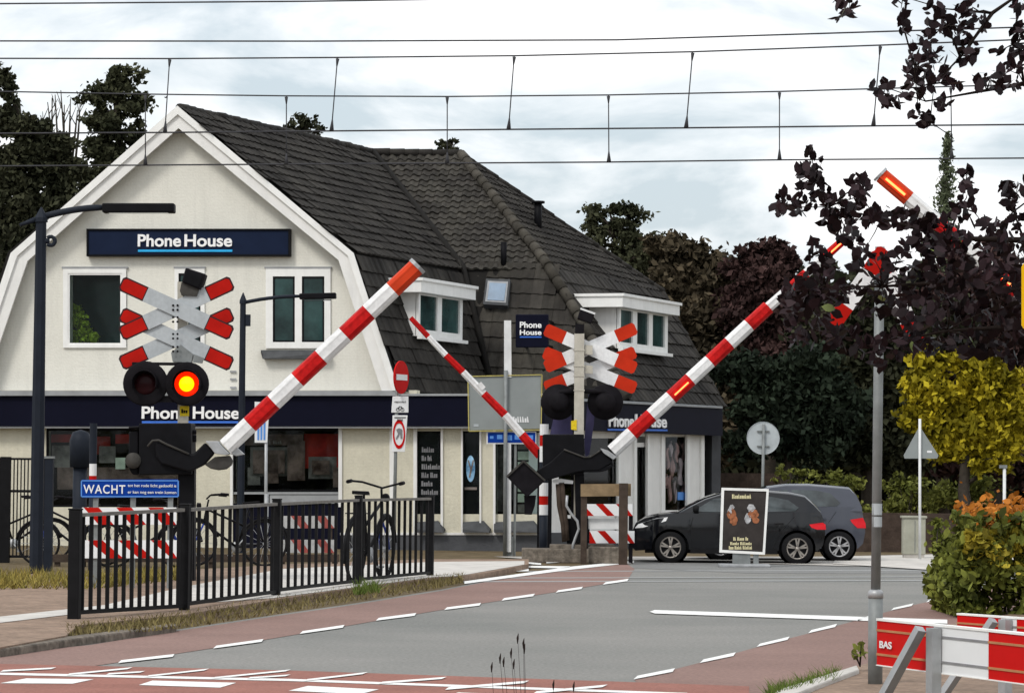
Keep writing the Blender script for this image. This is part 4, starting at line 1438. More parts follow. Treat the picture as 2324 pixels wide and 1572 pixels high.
for cx in (1268, 1374):
    k = YF / F
    p = at(cx, 912, YF + .15)
    mb = MB(); mb.lathe([(0, -.16), (15 * k, -.15), (22 * k, -.08), (24 * k, 0), (40 * k, .02), (41 * k, .05), (36 * k, .07), (0, .07)], p, (0, 1, 0), 28); mb.build('signal_lamp', 'black_soft', sig2)
mb = MB(); mb.tube([at(1326, 887, YF + .1), at(1372, 888, YF + .1), at(1382, 895, YF + .1), at(1380, 912, YF + .1)], .05, 7); mb.tube([at(1304, 887, YF + .1), at(1270, 889, YF + .1), at(1268, 912, YF + .1)], .05, 7); mb.build('lamp_bracket', 'black_soft', sig2)
mb = MB(); mb.prism([at(1296, 955, YF - .02), at(1309, 952, YF - .02), at(1309, 976, YF - .02), at(1296, 974, YF - .02)], (0, .01, 0)); mb.build('sticker', 'yellow_sticker', sig2)

# --- far barrier (middle)
bf = thing('crossing_barrier', 'raised red and white boom with black machine and diamond shaped counterweight, in the middle', 'crossing barrier', (at(1300, 1100, YF).x, YF - .3, 0), group='level crossing barriers')
mb = MB(); mb.prism([at(*z7(x, y), YF - .25) for x, y in ((742, 345), (1062, 345), (1066, 480), (1060, 660), (742, 660))], (0, .75, 0)); cb = mb.build('machine_cabinet', 'black_metal', bf, bevel=.02)
mb = MB(); mb.tube([at(*z7(x, y), YF - .40) for x, y in ((905, 462), (1060, 522), (1110, 522), (1190, 470))], .018, 6); mb.build('cabinet_edge', 'black_edge', cb)
mb = MB(); mb.prism([at(*z7(x, y), YF - .38) for x, y in ((690, 630), (800, 560), (905, 462), (1060, 522), (1110, 522), (1190, 462), (1290, 560), (1180, 625), (1060, 630), (1000, 640), (850, 682), (765, 705))], (0, .18, 0)); mb.build('swing_arm', 'black_metal', bf, bevel=.02)
mb = MB(); mb.prism([at(*z7(x, y), YF - .5) for x, y in ((460, 675), (592, 552), (760, 705), (620, 835))], (0, .45, 0)); cw = mb.build('counterweight', 'black_soft', bf, bevel=.02)
mb = MB()
for (a, b) in (((460, 675), (592, 552)), ((592, 552), (760, 705))): mb.beam(at(*z7(*a), YF - .52), at(*z7(*b), YF - .52), .04, .04)
mb.build('weight_edge', 'black_edge', cw)
mb = MB(); mb.prism([at(*z7(x, y), YF - .3) for x, y in ((596, 820), (690, 820), (680, 900), (655, 970), (600, 968))], (0, .15, 0)); mb.build('weight_stop', 'black_soft', cw)
mb = MB(); mb.prism([at(*z7(x, y), YF - .45) for x, y in ((1190, 452), (1250, 470), (1320, 520), (1290, 540), (1215, 490))], (0, .3, 0)); mb.build('boom_clamp', 'galvanised', bf)
mb = MB(); mb.prism([at(*z7(x, y), YF - .36) for x, y in ((1050, 600), (1180, 612), (1260, 585), (1296, 572), (1290, 590), (1240, 625), (1180, 640), (1060, 640))], (0, .1, 0)); mb.build('clamp_foot', 'black_metal', bf)
mb = MB(); mb.prism([at(*z7(x, y), YF - .15) for x, y in ((990, 630), (1062, 630), (1062, 960), (1105, 1010), (1110, 1190), (1000, 1190))], (0, .4, 0)); mb.prism([at(*z7(x, y), YF - .1) for x, y in ((930, 1000), (1000, 1000), (1000, 1195), (930, 1195))], (0, .3, 0)); mb.build('post', 'black_metal', bf)
mb = MB()
for pts in (((860, 730), (870, 900), (900, 1050), (910, 1180)), ((890, 720), (905, 900), (925, 1060), (930, 1170))): mb.tube([at(*z7(x, y), YF - .2) for x, y in pts], .05, 7)
mb.build('cable_duct', 'timber_dark', bf)
mb = MB(); mb.tube([at(*z7(x, y), YF - .35) for x, y in ((930, 820), (925, 900), (960, 960), (1010, 1020), (1022, 1080), (995, 1150), (978, 1200), (972, 1260))], .028, 7); mb.build('cable', 'galvanised', bf)
mb = MB(); mb.prism([at(*z7(x, y), YF - .2) for x, y in ((820, 700), (880, 690), (980, 705), (975, 730), (820, 722))], (0, .2, 0)); mb.build('junction_box', 'pole_white', bf)
c_ = at(1290, 1255, YF)
mb = MB()
mb.box(V((at(1270, 1200, YF).x, YF - .1, 0)), 1.5, .9, .28); mb.box(V((at(1322, 1200, YF).x, YF + .05, 0)), 1.3, .8, .36)
mb.build('foundation', 'kerb_stone', bf, bevel=.02)
xs = np.linspace(1390, 1744, 9)
segs = [(x, 1024 + (x - 1390) * (697 - 1024) / 354) for x in xs]
boom('boom', segs, YF - .3, bf, 16.5, 16.0, ['boom_white', 'boom_red', 'boom_white', 'boom_red', 'boom_white', 'boom_red', 'boom_white', 'boom_red'], n=10, lit=(3,))
segs = [(1744, 697), (1790, 656), (1830, 620), (1872, 583), (1918, 542)]
boom('boom_tip', segs, YF - .3, bf, 12.5, 10.5, ['boom_white', 'boom_red', 'boom_white', 'boom_red'], n=8, lit=(3,))

# --- thin barrier of the cycle path behind the counterweight
YT = 68.5
tb = thing('crossing_barrier', 'slim raised red and white boom leaning left before the corner shop', 'crossing barrier', (at(1230, 1100, YT).x, YT, 0), group='level crossing barriers')
pts = [(1226, 1033), (1184, 986), (1146, 941), (1098, 893), (1051, 844), (1012, 806), (972, 764), (932, 721)]
boom('boom', pts, YT, tb, 11.5, 6.0, ['boom_red', 'boom_white', 'boom_red', 'boom_white', 'boom_red', 'boom_white', 'boom_red'], n=8)
mb = MB(); mb.prism([at(x, y, YT - .1) for x, y in ((1083, 872), (1092, 866), (1102, 878), (1094, 886))], (0, .2, 0)); mb.build('coupling', 'boom_white', tb)
mb = MB(); mb.box(V((at(1236, 1100, YT).x, YT, 0)), .3, .3, at(1230, 1030, YT).z + .1); mb.build('post', 'black_metal', tb)

# --- barrier entering from the right behind the leaves
YR = 45.0
rb_ = thing('crossing_barrier', 'boom with a glowing red tip sloping down to the right behind the dark leaves', 'crossing barrier', (at(2560, 900, YR).x, YR, 0), group='level crossing barriers')
segs = [(2000 + i * 62, 398 + i * 52.5) for i in range(10)]
boom('boom', segs, YR, rb_, 18, 19, ['boom_orange', 'boom_white', 'boom_red', 'boom_white', 'boom_red', 'boom_white', 'boom_red', 'boom_white', 'boom_red'], n=10, lit=(0, 4))
mb = MB(); mb.tube([at(1996, 394, YR), at(2000, 398, YR)], [.12, .12], 10, smooth=False); mb.build('boom_cap', 'galvanised', rb_)
pe = at(2555, 868, YR)
mb = MB(); mb.box(V((pe.x, YR + .3, 0)), .6, .6, pe.z + .2); mb.build('machine_cabinet', 'black_metal', rb_, bevel=.03)
# --- grey pole at the right whose cross is hidden in the leaves
YB = 27.2
pz = at(1986.5, 1500, YB)
pt = at(1997, 560, YB)
k = YB / F
sr = thing('crossing_signal', 'tall grey pole with a red and white cross half hidden by dark red leaves', 'crossing signal', (pz.x, YB, 0), group='level crossing signals')
cross_boards(sr, [((1884, 744), (2010, 566)), ((1990, 566), (2086, 786))], 38, YB - .1, 'cross_white', 'signal_red', 62, rim=False)
zc = at(1987, 1348, YB).z
mb = MB(); mb.tube([V((pz.x, YB, 0)), V((pz.x, YB, zc))], 16.5 * k, 16); mb.build('lower_pole', 'pole_grey', sr)
mb = MB(); mb.tube([V((pz.x, YB, zc - .03)), V((pz.x, YB, zc + .02)), V((pz.x, YB, zc + .04))], [17.5 * k, 17.5 * k, 12 * k], 16); mb.build('collar', 'galvanised', sr)
mb = MB(); mb.tube([V((pz.x, YB, zc)), V((pt.x, YB, pt.z))], 11 * k, 14); mb.build('mast', 'pole_grey', sr)
mb = MB()
for (x0, y0, x1, y1) in ((1981, 1172, 1998, 1195), (1986, 1142, 1999, 1168)):
    a_ = at((x0 + x1) / 2, y1, YB).z; b_ = at((x0 + x1) / 2, y0, YB).z
    mb.lathe([(11.6 * k, 0), (11.6 * k, b_ - a_)], (pz.x + (pt.x - pz.x) * .35, YB, a_), n=14)
mb.build('sticker', 'sign_back_light', sr)

# ------------------------------------------------------------------ railing in front
posts = [(168, 1412, 1157, 34), (418, 1391, 1146, 28), (626, 1357, 1134, 24), (812, 1331, 1126, 21), (976, 1311, 1127, 19)]
P3 = []
for px, yb, yt, w_ in posts:
    b = gp(px, yb, .06)
    P3.append((b, at(px, yt, b.y).z, w_ * b.y / F))
rl = thing('railing', 'black steel railing with upright bars along the cycle lane', 'fence', P3[0][0])
for b, zt, w_ in P3:
    mb = MB(); mb.box(V((b.x, b.y, .05)), w_ * .78, w_ * .6, zt - .05, rz=-.25); mb.box(V((b.x, b.y, zt)), w_ * .86, w_ * .68, .02, rz=-.25)
    mb.build('post', 'fence_black', rl, bevel=.008)
for i in range(4):
    (a, za, wa), (b, zb, wb) = P3[i], P3[i + 1]
    a0, b0 = V((a.x, a.y, 0)), V((b.x, b.y, 0))
    d_ = (b0 - a0).normalized()
    a1, b1 = a0 + d_ * wa * .5, b0 - d_ * wb * .5
    ta, tb_ = za - .055, zb - .055
    if i == 3: tb_ = zb - .03
    mb = MB(); mb.beam(a1 + V((0, 0, ta)), b1 + V((0, 0, tb_)), .055, .04); mb.build('top_rail', 'rail_worn', rl)
    mb = MB(); mb.beam(a1 + V((0, 0, .17)), b1 + V((0, 0, .15)), .05, .045)
    n = 13 if i == 0 else 12
    for j in range(n):
        f_ = (j + .5) / n
        p = a1.lerp(b1, f_)
        mb.beam(p + V((0, 0, .17)), p + V((0, 0, ta + (tb_ - ta) * f_ - .01)), .042, .024, up=d_)
    mb.build('railing_panel', 'fence_black', rl)

# ------------------------------------------------------------------ waiting sign with red and white boards


def stripes(mb, x0, y0, x1, y1, Y, starts, wd, slant, mw, mr, th=.03):
    """white board with slanted red stripes, photo-space extents"""
    mb.prism([at(x0, y0, Y), at(x1, y0, Y), at(x1, y1, Y), at(x0, y1, Y)], (0, th, 0), mw)
    for s_ in starts:
        q = [(s_, y0), (s_ + wd, y0), (s_ + wd + slant, y1), (s_ + slant, y1)]
        q = [(min(max(x, x0), x1), y) for x, y in q]
        if abs(q[0][0] - q[1][0]) + abs(q[2][0] - q[3][0]) < 1: continue
        mb.prism([at(x, y, Y - .004) for x, y in q], (0, .006, 0), mr)


YW = 46.5
ws = thing('waiting_sign', 'blue waiting sign on a stand above two red and white striped boards', 'sign', (at(295, 1200, YW).x, YW, 0))
mb = MB(); stripes(mb, 186, 1151, 400, 1190, YW, (190, 264, 336), 34, 34, 0, 1); mb.build('striped_board', ['sign_white', 'signal_red'], ws)
mb = MB(); stripes(mb, 188, 1225, 402, 1266, YW, (200, 268, 342), 32, 48, 0, 1); mb.build('striped_board', ['sign_white', 'signal_red'], ws)
mb = MB()
for x in (215, 300, 385): mb.beam(V((at(x, 1200, YW).x, YW + .07, 0)), V((at(x, 1200, YW).x, YW + .07, at(x, 1120, YW).z)), .07, .07)
mb.build('stand', 'pole_grey', ws)
mb = MB(); mb.prism([at(x, y, YW) for x, y in ((183, 1092), (187, 1088), (402, 1087), (406, 1091), (406, 1124), (402, 1128), (187, 1129), (183, 1125))], (0, .03, 0))
bp_ = mb.build('blue_panel', 'sign_blue', ws)
mb = MB()
for a in ((185, 1089, 404, 1091.5), (185, 1125, 404, 1127.5), (183.5, 1091, 186, 1126), (403, 1091, 405.5, 1126)):
    mb.prism([at(a[0], a[1], YW - .006), at(a[2], a[1], YW - .006), at(a[2], a[3], YW - .006), at(a[0], a[3], YW - .006)], (0, .005, 0))
mb.build('panel_border', 'sign_blue_light', bp_)
kW = YW / F
text('lettering', 'WACHT', at(189, 1119, YW - .006), (1, 0, 0), (0, 0, 1), 95 * kW, 20 * kW, 'sign_white', bp_, .004, .012, spacing=1.15)
text('lettering', 'tot het rode licht gedoofd is', at(290, 1106, YW - .006), (1, 0, 0), (0, 0, 1), 110 * kW, 8.5 * kW, 'sign_white', bp_, .004, .008)
text('lettering', 'er kan nog een trein komen', at(290, 1121, YW - .006), (1, 0, 0), (0, 0, 1), 110 * kW, 8.5 * kW, 'sign_white', bp_, .004, .008)


def striped_marker(px, Y, y_top, bands, w_px, label, tail=True):
    b = at(px, 1200, Y)
    t = thing('marker_post', label, 'marker post', (b.x, Y, 0), group='red and white marker posts')
    k = Y / F
    yl = bands[-1][1]
    mb = MB(); mb.tube([V((b.x, Y, 0)), V((b.x, Y, at(px, yl, Y).z))], w_px * k / 2, 10); mb.build('lower_post', 'lamp_metal', t)
    mb = MB()
    ms = ['sign_white', 'signal_red', 'lamp_metal']
    for y0, y1, c in bands:
        mb.tube([V((b.x, Y, at(px, y1, Y).z)), V((b.x, Y, at(px, y0, Y).z))], w_px * k / 2 * 1.05, 12, ms.index(c), smooth=False)
    mb.build('reflective_bands', ms, t)
    return t


striped_marker(1233, 67.3, 962, [(962, 987, 'sign_white'), (987, 1012, 'signal_red'), (1012, 1048, 'sign_white'), (1048, 1095, 'lamp_metal'), (1095, 1125, 'sign_white'), (1125, 1145, 'signal_red'), (1145, 1168, 'sign_white')], 19, 'red and white banded post beside the diamond shaped counterweight')
striped_marker(209, 52, 960, [(960, 1052, 'lamp_metal'), (1052, 1079, 'sign_white'), (1079, 1090, 'signal_red')], 16, 'dark post with a white and red band behind the blue sign')
t = thing('marker_post', 'plain dark post behind the left lamp post', 'marker post', (at(110, 1200, 57).x, 57, 0))
mb = MB(); mb.box(V((at(110, 1200, 57).x, 57, 0)), .14, .14, at(110, 1040, 57).z); mb.build('shaft', 'lamp_metal', t)
mb = MB(); mb.box(V((at(110, 1200, 57).x, 57, at(110, 1040, 57).z)), .17, .17, .04); mb.build('cap', 'pole_grey', t)
t = thing('parking_meter', 'round headed dark pillar before the left shop window', 'pillar', (at(180, 1200, 60).x, 60, 0))
p = at(180, 1200, 60)
mb = MB(); mb.tube([V((p.x, 60, 0)), V((p.x, 60, at(180, 1060, 60).z))], .13, 10); mb.build('shaft', 'lamp_metal', t)
mb = MB(); zb_ = at(180, 1060, 60).z; zt_ = at(180, 974, 60).z
mb.lathe([(0, 0), (.19, 0), (.2, (zt_ - zb_) * .7), (.15, (zt_ - zb_) * .92), (0, zt_ - zb_)], (p.x, 60, zb_), n=16); mb.build('head', 'lamp_metal', t)

# left fence far behind (with bars)
t = thing('bar_fence', 'black bar fence with a middle rail at the left edge', 'fence', (at(60, 1200, 62).x, 62, 0))
for px in (-60, 11, 100):
    x = at(px, 1200, 62).x
    mb = MB(); mb.box(V((x, 62, 0)), .19, .12, at(px, 1036, 62).z); mb.build('post', 'fence_black', t)
mb = MB()
xa, xb = at(-150, 1200, 62).x, at(106, 1200, 62).x
for y, h_ in ((1041, .04), (1114, .05), (1282, .05)):
    z = at(60, y, 62).z if y < 1250 else .12
    mb.beam(V((xa, 62, z)), V((xb, 62, z)), .03, h_)
for i in range(32):
    x = xa + (xb - xa) * (i + .5) / 32
    mb.beam(V((x, 62, .1)), V((x, 62, at(60, 1041, 62).z)), .022, .022, up=(0, 1, 0))
mb.build('bars', 'fence_black', t)

# ------------------------------------------------------------------ bicycles (length along local x, front at +x)


def bicycle(label, loc, rz, frame_m, scale=1.0, lean=0.0, basket=False):
    t = thing('bicycle', label, 'bicycle', loc, rz, 'bicycles parked by the crossing')
    t.rotation_euler = (lean, 0, rz)
    t.scale = (scale,) * 3
    ROOT[t.name] = V((0, 0, 0))
    R = .345
    for x in (-.55, .55):
        mb = MB()
        n = 36
        ring = [V((x + math.cos(a) * R, 0, R + .005 + math.sin(a) * R)) for a in np.linspace(0, 2 * math.pi, n + 1)]
        mb.tube(ring, .021, 7, caps=False)
        wh = mb.build('wheel', 'tyre', t, False)
        mb = MB()
        for i in range(14):
            a = 2 * math.pi * i / 14
            mb.tube([V((x, 0, R)), V((x + math.cos(a) * R * .95, 0, R + math.sin(a) * R * .95))], .0035, 4)
        mb.tube([V((x, -.05, R)), V((x, .05, R))], .03, 8)
        mb.build('spokes', 'galvanised', wh, False)
        mb = MB()
        a0, a1 = (20, 200) if x < 0 else (10, 165)
        mb.tube([V((x + math.cos(math.radians(a)) * (R + .04), 0, R + math.sin(math.radians(a)) * (R + .04))) for a in np.linspace(a0, a1, 14)], .026, 6)
        mb.build('mudguard', 'bike_black', t, False)
    bbk, seat, head_t, head_b = V((-.12, 0, .29)), V((-.28, 0, .80)), V((.36, 0, .88)), V((.40, 0, .66))
    rear, front = V((-.55, 0, R)), V((.55, 0, R))
    mb = MB()
    for a, b, r in ((bbk, seat + V((-.03, 0, .10)), .018), (bbk, head_b, .02), (seat.lerp(bbk, .35), head_t, .018), (rear, bbk, .012), (rear, seat, .011), (head_t, head_b, .02)):
        mb.tube([a, b], r, 8)
    mb.build('frame', frame_m, t, False)
    mb = MB(); mb.tube([head_b, V((.47, .05, .5)), front + V((0, .05, 0))], .014, 7); mb.tube([head_b, V((.47, -.05, .5)), front + V((0, -.05, 0))], .014, 7); mb.build('fork', 'bike_blue', t, False)
    mb = MB(); mb.tube([head_t, V((.33, 0, 1.03))], .014, 7)
    mb.tube([V((.05, -.31, 1.10)), V((.15, -.31, 1.11)), V((.30, -.22, 1.10)), V((.36, 0, 1.04)), V((.30, .22, 1.10)), V((.15, .31, 1.11)), V((.05, .31, 1.10))], .013, 7)
    hb = mb.build('handlebar', 'bike_black', t, False)
    for y in (-.31, .31):
        mb = MB(); mb.tube([V((.03, y, 1.10)), V((.16, y, 1.11))], .022, 8); mb.build('grip', 'black_soft', hb, False)
    mb = MB(); mb.lathe([(0, 0), (.045, .01), (.05, .07), (0, .08)], (.44, 0, .93), (1, 0, 0), 12); mb.build('front_lamp', 'black_soft', t, False)
    mb = MB(); mb.add([V((-.46, -.10, .97)), V((-.46, .10, .97)), V((-.20, .03, .96)), V((-.20, -.03, .96)), V((-.46, -.10, 1.01)), V((-.46, .10, 1.01)), V((-.20, .03, .99)), V((-.20, -.03, .99))],
                      [(3, 2, 1, 0), (4, 5, 6, 7), (0, 1, 5, 4), (1, 2, 6, 5), (2, 3, 7, 6), (3, 0, 4, 7)]); mb.tube([V((-.31, 0, .86)), V((-.32, 0, .98))], .014, 7)
    mb.build('saddle', 'bike_black', t, False, bevel=.02)
    mb = MB()
    for y in (-.06, .06): mb.beam(V((-.78, y, .76)), V((-.36, y, .76)), .012, .012); mb.tube([V((-.7, y, .76)), V((-.55, y * .8, R))], .007, 5)
    for x in (-.76, -.6, -.45): mb.beam(V((x, -.07, .76)), V((x, .07, .76)), .012, .012)
    mb.build('luggage_rack', 'bike_black', t, False)
    mb = MB(); mb.lathe([(0, -.01), (.09, -.01), (.09, .01), (0, .01)], bbk + V((0, -.04, 0)), (0, 1, 0), 18); mb.tube([bbk + V((0, -.05, 0)), bbk + V((.10, -.07, -.13))], .011, 6); mb.tube([bbk + V((0, .05, 0)), bbk + V((-.10, .07, .13))], .011, 6)
    mb.beam(bbk + V((.06, -.12, -.13)), bbk + V((.14, -.12, -.13)), .09, .02); mb.build('crank', 'galvanised', t, False)
    if basket:
        mb = MB(); mb.box(V((.62, 0, .82)), .34, .42, .24); mb.build('crate', 'black_soft', t, False, bevel=.015)
    return t


b0 = at(838, 1300, gp(838, 1326, .1).y + 1.9)
bicycle('black bicycle with blue fork, turned end on behind the railing', (b0.x, b0.y, .1), math.radians(75), 'bike_black', 1.36, .03)
b1 = at(520, 1270, 58)
bicycle('dark bicycle standing side on behind the middle of the railing', (b1.x, 58, .1), math.radians(188), 'bike_black', 1.12, .03)
b1 = at(45, 1270, 64)
bicycle('dark bicycle behind the bar fence at the left edge', (b1.x, 64, 0), math.radians(12), 'bike_black', 1.1, .03)
b1 = at(160, 1270, 61)
bicycle('dark bicycle behind the left end of the railing', (b1.x, 61, 0), math.radians(170), 'bike_black', 1.12, .03)
b1 = at(330, 1270, 60)
bicycle('dark bicycle behind the red and white boards of the blue sign', (b1.x, 60, 0), math.radians(20), 'bike_black', 1.12, .03)

# low platform edge and striped boards behind the railing
t = thing('low_rail', 'low dark rail on short legs behind the railing', 'rail', (at(560, 1270, 60).x, 60, 0))
mb = MB(); mb.beam(at(110, 1266, 60), at(770, 1266, 60), .1, .14)
mb.build('beam', 'timber_dark', t)
for x in (130, 300, 480, 640, 760):
    mb = MB(); p = at(x, 1270, 60); mb.box(V((p.x, 60.02, 0)), .1, .08, p.z); mb.build('leg', 'timber_dark', t)
t = thing('barrier_board', 'two faded red and white striped boards below the shop window', 'barrier board', (at(690, 1200, 66).x, 66, 0))
for y0, y1 in ((1170, 1198), (1224, 1254)):
    mb = MB(); stripes(mb, 640, y0, 765, y1, 66, (660, 715), 22, 22, 0, 1); mb.build('striped_board', ['faded_white', 'faded_red'], t)
for x in (655, 750):
    mb = MB(); p = at(x, 1170, 66.05); mb.box(V((p.x, 66.06, 0)), .08, .05, p.z); mb.build('leg', 'timber_dark', t)

# ------------------------------------------------------------------ traffic signs in the middle


def pole(mb, px_b, px_t, y_t, Y, r, y_b=None):
    a = at(px_b, 1250, Y); b = at(px_t, y_t, Y)
    mb.tube([V((a.x, Y, 0)), V((b.x, Y, b.z))], r, 9)
    return V((a.x, Y, 0))


Y = 72.0
t = thing('no_entry_sign', 'red no entry disc turned sideways above two white plates on one pole', 'traffic sign', (at(893, 1250, Y).x, Y + .06, 0))
mb = MB(); a = at(893, 1250, Y); b = at(907, 830, Y); mb.tube([V((a.x, Y + .06, 0)), V((b.x - .05, Y + .06, b.z))], .038, 9); mb.build('pole', 'pole_grey', t)
dn = V((-math.sin(math.radians(66)), -math.cos(math.radians(66)), 0))
dn = V((math.sin(math.radians(66)), -math.cos(math.radians(66)), 0))
k = Y / F
dx_ = V((math.cos(math.radians(66)), math.sin(math.radians(66)), 0))
c = at(911.5, 856, Y)
mb = MB(); mb.lathe([(0, -.03), (37.5 * k, -.03), (37.5 * k, 0), (0, 0)], c, dn, 36, 0, False); ds = mb.build('disc', 'sign_red', t)
mb = MB(); mb.frame(c - dx_ * 28 * k + dn * .004 - V((0, 0, 6.5 * k)), dx_ * 56 * k, dn * .006, V((0, 0, 13 * k))); mb.build('white_bar', 'sign_white', ds)
mb = MB(); mb.prism([at(x, y, Y) for x, y in ((891, 899), (927, 899), (927, 936), (888, 936))], (0, .03, 0)); p1_ = mb.build('plate', 'sign_white', t, bevel=.01)
text('lettering', 'uitgezonderd', at(895, 914, Y - .012), (1, 0, 0), (0, 0, 1), 26 * k, 5 * k, 'black_soft', p1_, .003, .01)
mb = MB()
for cx in (903, 913): mb.lathe([(3.4 * k, 0), (4.4 * k, 0), (4.4 * k, .004), (3.4 * k, .004)], at(cx, 929, Y - .012), (0, 1, 0), 16)
mb.tube([at(x, y, Y - .012) for x, y in ((903, 929), (906, 922), (911, 922), (913, 929))], .008, 5)
mb.build('bicycle_symbol', 'black_soft', p1_)
mb = MB(); mb.prism([at(x, y, Y) for x, y in ((891, 942), (925, 942), (919, 1025), (889, 1025))], (0, .03, 0)); p2_ = mb.build('plate', 'sign_white', t, bevel=.008)
text('lettering', 'zone', at(901, 956, Y - .012), (1, 0, 0), (0, 0, 1), 13 * k, 6 * k, 'black_soft', p2_, .003, .012)
mb = MB(); mb.prism([at(x, y, Y - .01) for x, y in ((895, 946), (921, 946), (921, 948), (895, 948))], (0, .004, 0)); mb.build('plate_line', 'black_soft', p2_)
mb = MB()
for i in range(28):
    a0, a1 = 2 * math.pi * i / 28, 2 * math.pi * (i + 1) / 28
    q = lambda a, s_: at(905.5 + 14 * s_ * math.cos(a), 985 + 33 * s_ * math.sin(a), Y - .012)
    mb.prism([q(a0, 1), q(a1, 1), q(a1, .76), q(a0, .76)], (0, .006, 0))
mb.build('red_ring', 'sign_red', p2_)
mb = MB(); mb.prism([at(x, y, Y - .012) for x, y in ((899, 974), (906, 971), (913, 974), (913, 995), (909, 995), (908, 983), (905, 990), (900, 997), (898, 995), (903, 984))], (0, .004, 0)); mb.build('sign_symbol', 'poster_text', p2_)

Y = 71.0
t = thing('direction_sign', 'narrow white and blue plate behind the boom at the left shop window', 'traffic sign', (at(604, 1250, Y).x, Y + .05, 0))
mb = MB(); pole(mb, 603, 604, 955, Y + .05, .035); mb.tube([V((at(603, 1250, Y).x, Y + .05, 0)), V((at(603, 1250, Y).x, Y + .05, at(603, 1120, Y).z))], .05, 9); mb.build('pole', 'galvanised', t)
mb = MB(); mb.prism([at(x, y, Y) for x, y in ((578, 911), (612, 913), (606, 1004), (578, 1004))], (0, .03, 0)); p1_ = mb.build('plate', 'sign_white', t)
for x in (584, 591, 598):
    mb = MB(); mb.prism([at(a, b, Y - .01) for a, b in ((x, 920), (x + 5, 920), (x + 4, 998), (x, 998))], (0, .006, 0)); mb.build('blue_stripe', 'sign_blue_light', p1_)

Y = 70.5
t = thing('sign_board', 'grey back of a big traffic sign with a yellow edge on a white pole', 'traffic sign', (at(1148, 1250, Y).x, Y + .1, 0))
mb = MB(); mb.prism([at(x, y, Y) for x, y in ((1064, 856), (1228, 852), (1226, 972), (1066, 976))], (0, .035, 0)); p1_ = mb.build('panel', 'sign_back', t)
mb = MB()
E4 = [(1062, 854), (1230, 850), (1228, 975), (1064, 978)]
for i in range(4):
    mb.beam(at(*E4[i], Y - .01), at(*E4[(i + 1) % 4], Y - .01), .02, .04, up=(0, 1, 0))
mb.build('panel_edge', 'yellow_edge', p1_)
marks('lettering', lambda x, y: at(x, y, Y - .01), 1163, 1201, 945, 958, (7,), 'sign_white', p1_, (0, .004, 0))
mb = MB(); mb.prism([at(x, y, Y - .008) for x, y in ((1075, 962), (1086, 962), (1086, 968), (1075, 968))], (0, .006, 0)); mb.build('maker_sticker', 'sign_back_light', p1_)
mb = MB(); pole(mb, 1146, 1148, 840, Y - .06, .042); mb.build('pole', 'pole_grey', t)
mb = MB(); mb.prism([at(x, y, Y - .02) for x, y in ((1144, 727), (1160, 727), (1161, 856), (1144, 856))], (0, .12, 0)); mb.build('upper_sleeve', 'pole_white', t)
mb = MB(); mb.prism([at(x, y, Y - .02) for x, y in ((1147, 1005), (1160, 1005), (1160, 1252), (1147, 1252))], (0, .1, 0)); mb.build('lower_sleeve', 'pole_white', t)
mb = MB(); p_ = at(1155, 1240, Y); mb.box(V((p_.x, Y + .1, 0)), .18, .14, .42); mb.build('pole_foot', 'pole_grey', t)
t = thing('street_name_sign', 'small blue street name plate under the grey sign board', 'sign', (at(1160, 1250, Y).x, Y + .06, 0))
mb = MB(); mb.prism([at(x, y, Y + .04) for x, y in ((1104, 979), (1217, 979), (1217, 1007), (1104, 1007))], (0, .03, 0)); p1_ = mb.build('plate', 'sign_white', t)
mb = MB(); mb.prism([at(x, y, Y + .03) for x, y in ((1107, 981), (1215, 981), (1215, 1004), (1107, 1004))], (0, .008, 0)); mb.build('blue_field', 'sign_blue', p1_)
for x0, x1, y0, y1 in ((1112, 1120, 989, 995), (1128, 1140, 986, 996), (1146, 1162, 987, 999), (1168, 1186, 986, 997), (1192, 1210, 987, 997)):
    mb = MB(); mb.prism([at(x, y, Y + .026) for x, y in ((x0, y0), (x1, y0), (x1, y1), (x0, y1))], (0, .004, 0)); mb.build('worn_lettering', 'sign_blue_light', p1_)
mb = MB(); mb.beam(V((at(1170, 1000, Y).x, Y + .1, 0)), V((at(1170, 1000, Y).x, Y + .1, at(1170, 985, Y).z)), .05, .05); mb.build('pole', 'pole_grey', t)

# timber frame with striped boards beside the far machine
Y = 64.5
t = thing('timber_frame', 'brown timber post and beam beside the middle boom machine', 'post', (at(1414, 1250, Y).x, Y, 0))
p = at(1414, 1250, Y); mb = MB(); mb.box(V((p.x, Y, 0)), .17, .17, at(1414, 1096, Y).z); mb.build('post', 'timber_dark', t)
mb = MB(); mb.prism([at(x, y, Y + .1) for x, y in ((1318, 1098), (1432, 1097), (1432, 1125), (1318, 1126))], (0, .1, 0)); mb.build('beam', 'timber', t)
p = at(1325, 1250, Y); mb = MB(); mb.box(V((p.x, Y + .2, 0)), .12, .1, at(1325, 1100, Y).z); mb.build('post', 'timber_dark', t)
t = thing('barrier_board', 'two red and white striped boards behind the brown timber post', 'barrier board', (at(1380, 1250, Y + 1).x, Y + 1, 0))
for x0, y0, x1, y1, st in ((1322, 1143, 1436, 1170, (1305, 1352, 1398)), (1338, 1204, 1440, 1232, (1310, 1356, 1404))):
    mb = MB(); stripes(mb, x0, y0, x1, y1, Y + 1, st, 17, 26, 0, 1); mb.build('striped_board', ['sign_white', 'signal_red'], t)
mb = MB(); mb.prism([at(x, y, Y + 1.1) for x, y in ((1336, 1176), (1410, 1176), (1410, 1200), (1336, 1200))], (0, .2, 0)); mb.build('box', 'pole_white', t)
for x in (1330, 1432):
    mb = MB(); p = at(x, 1143, Y + 1.06); mb.box(V((p.x, Y + 1.07, 0)), .08, .05, p.z); mb.build('leg', 'black_soft', t)
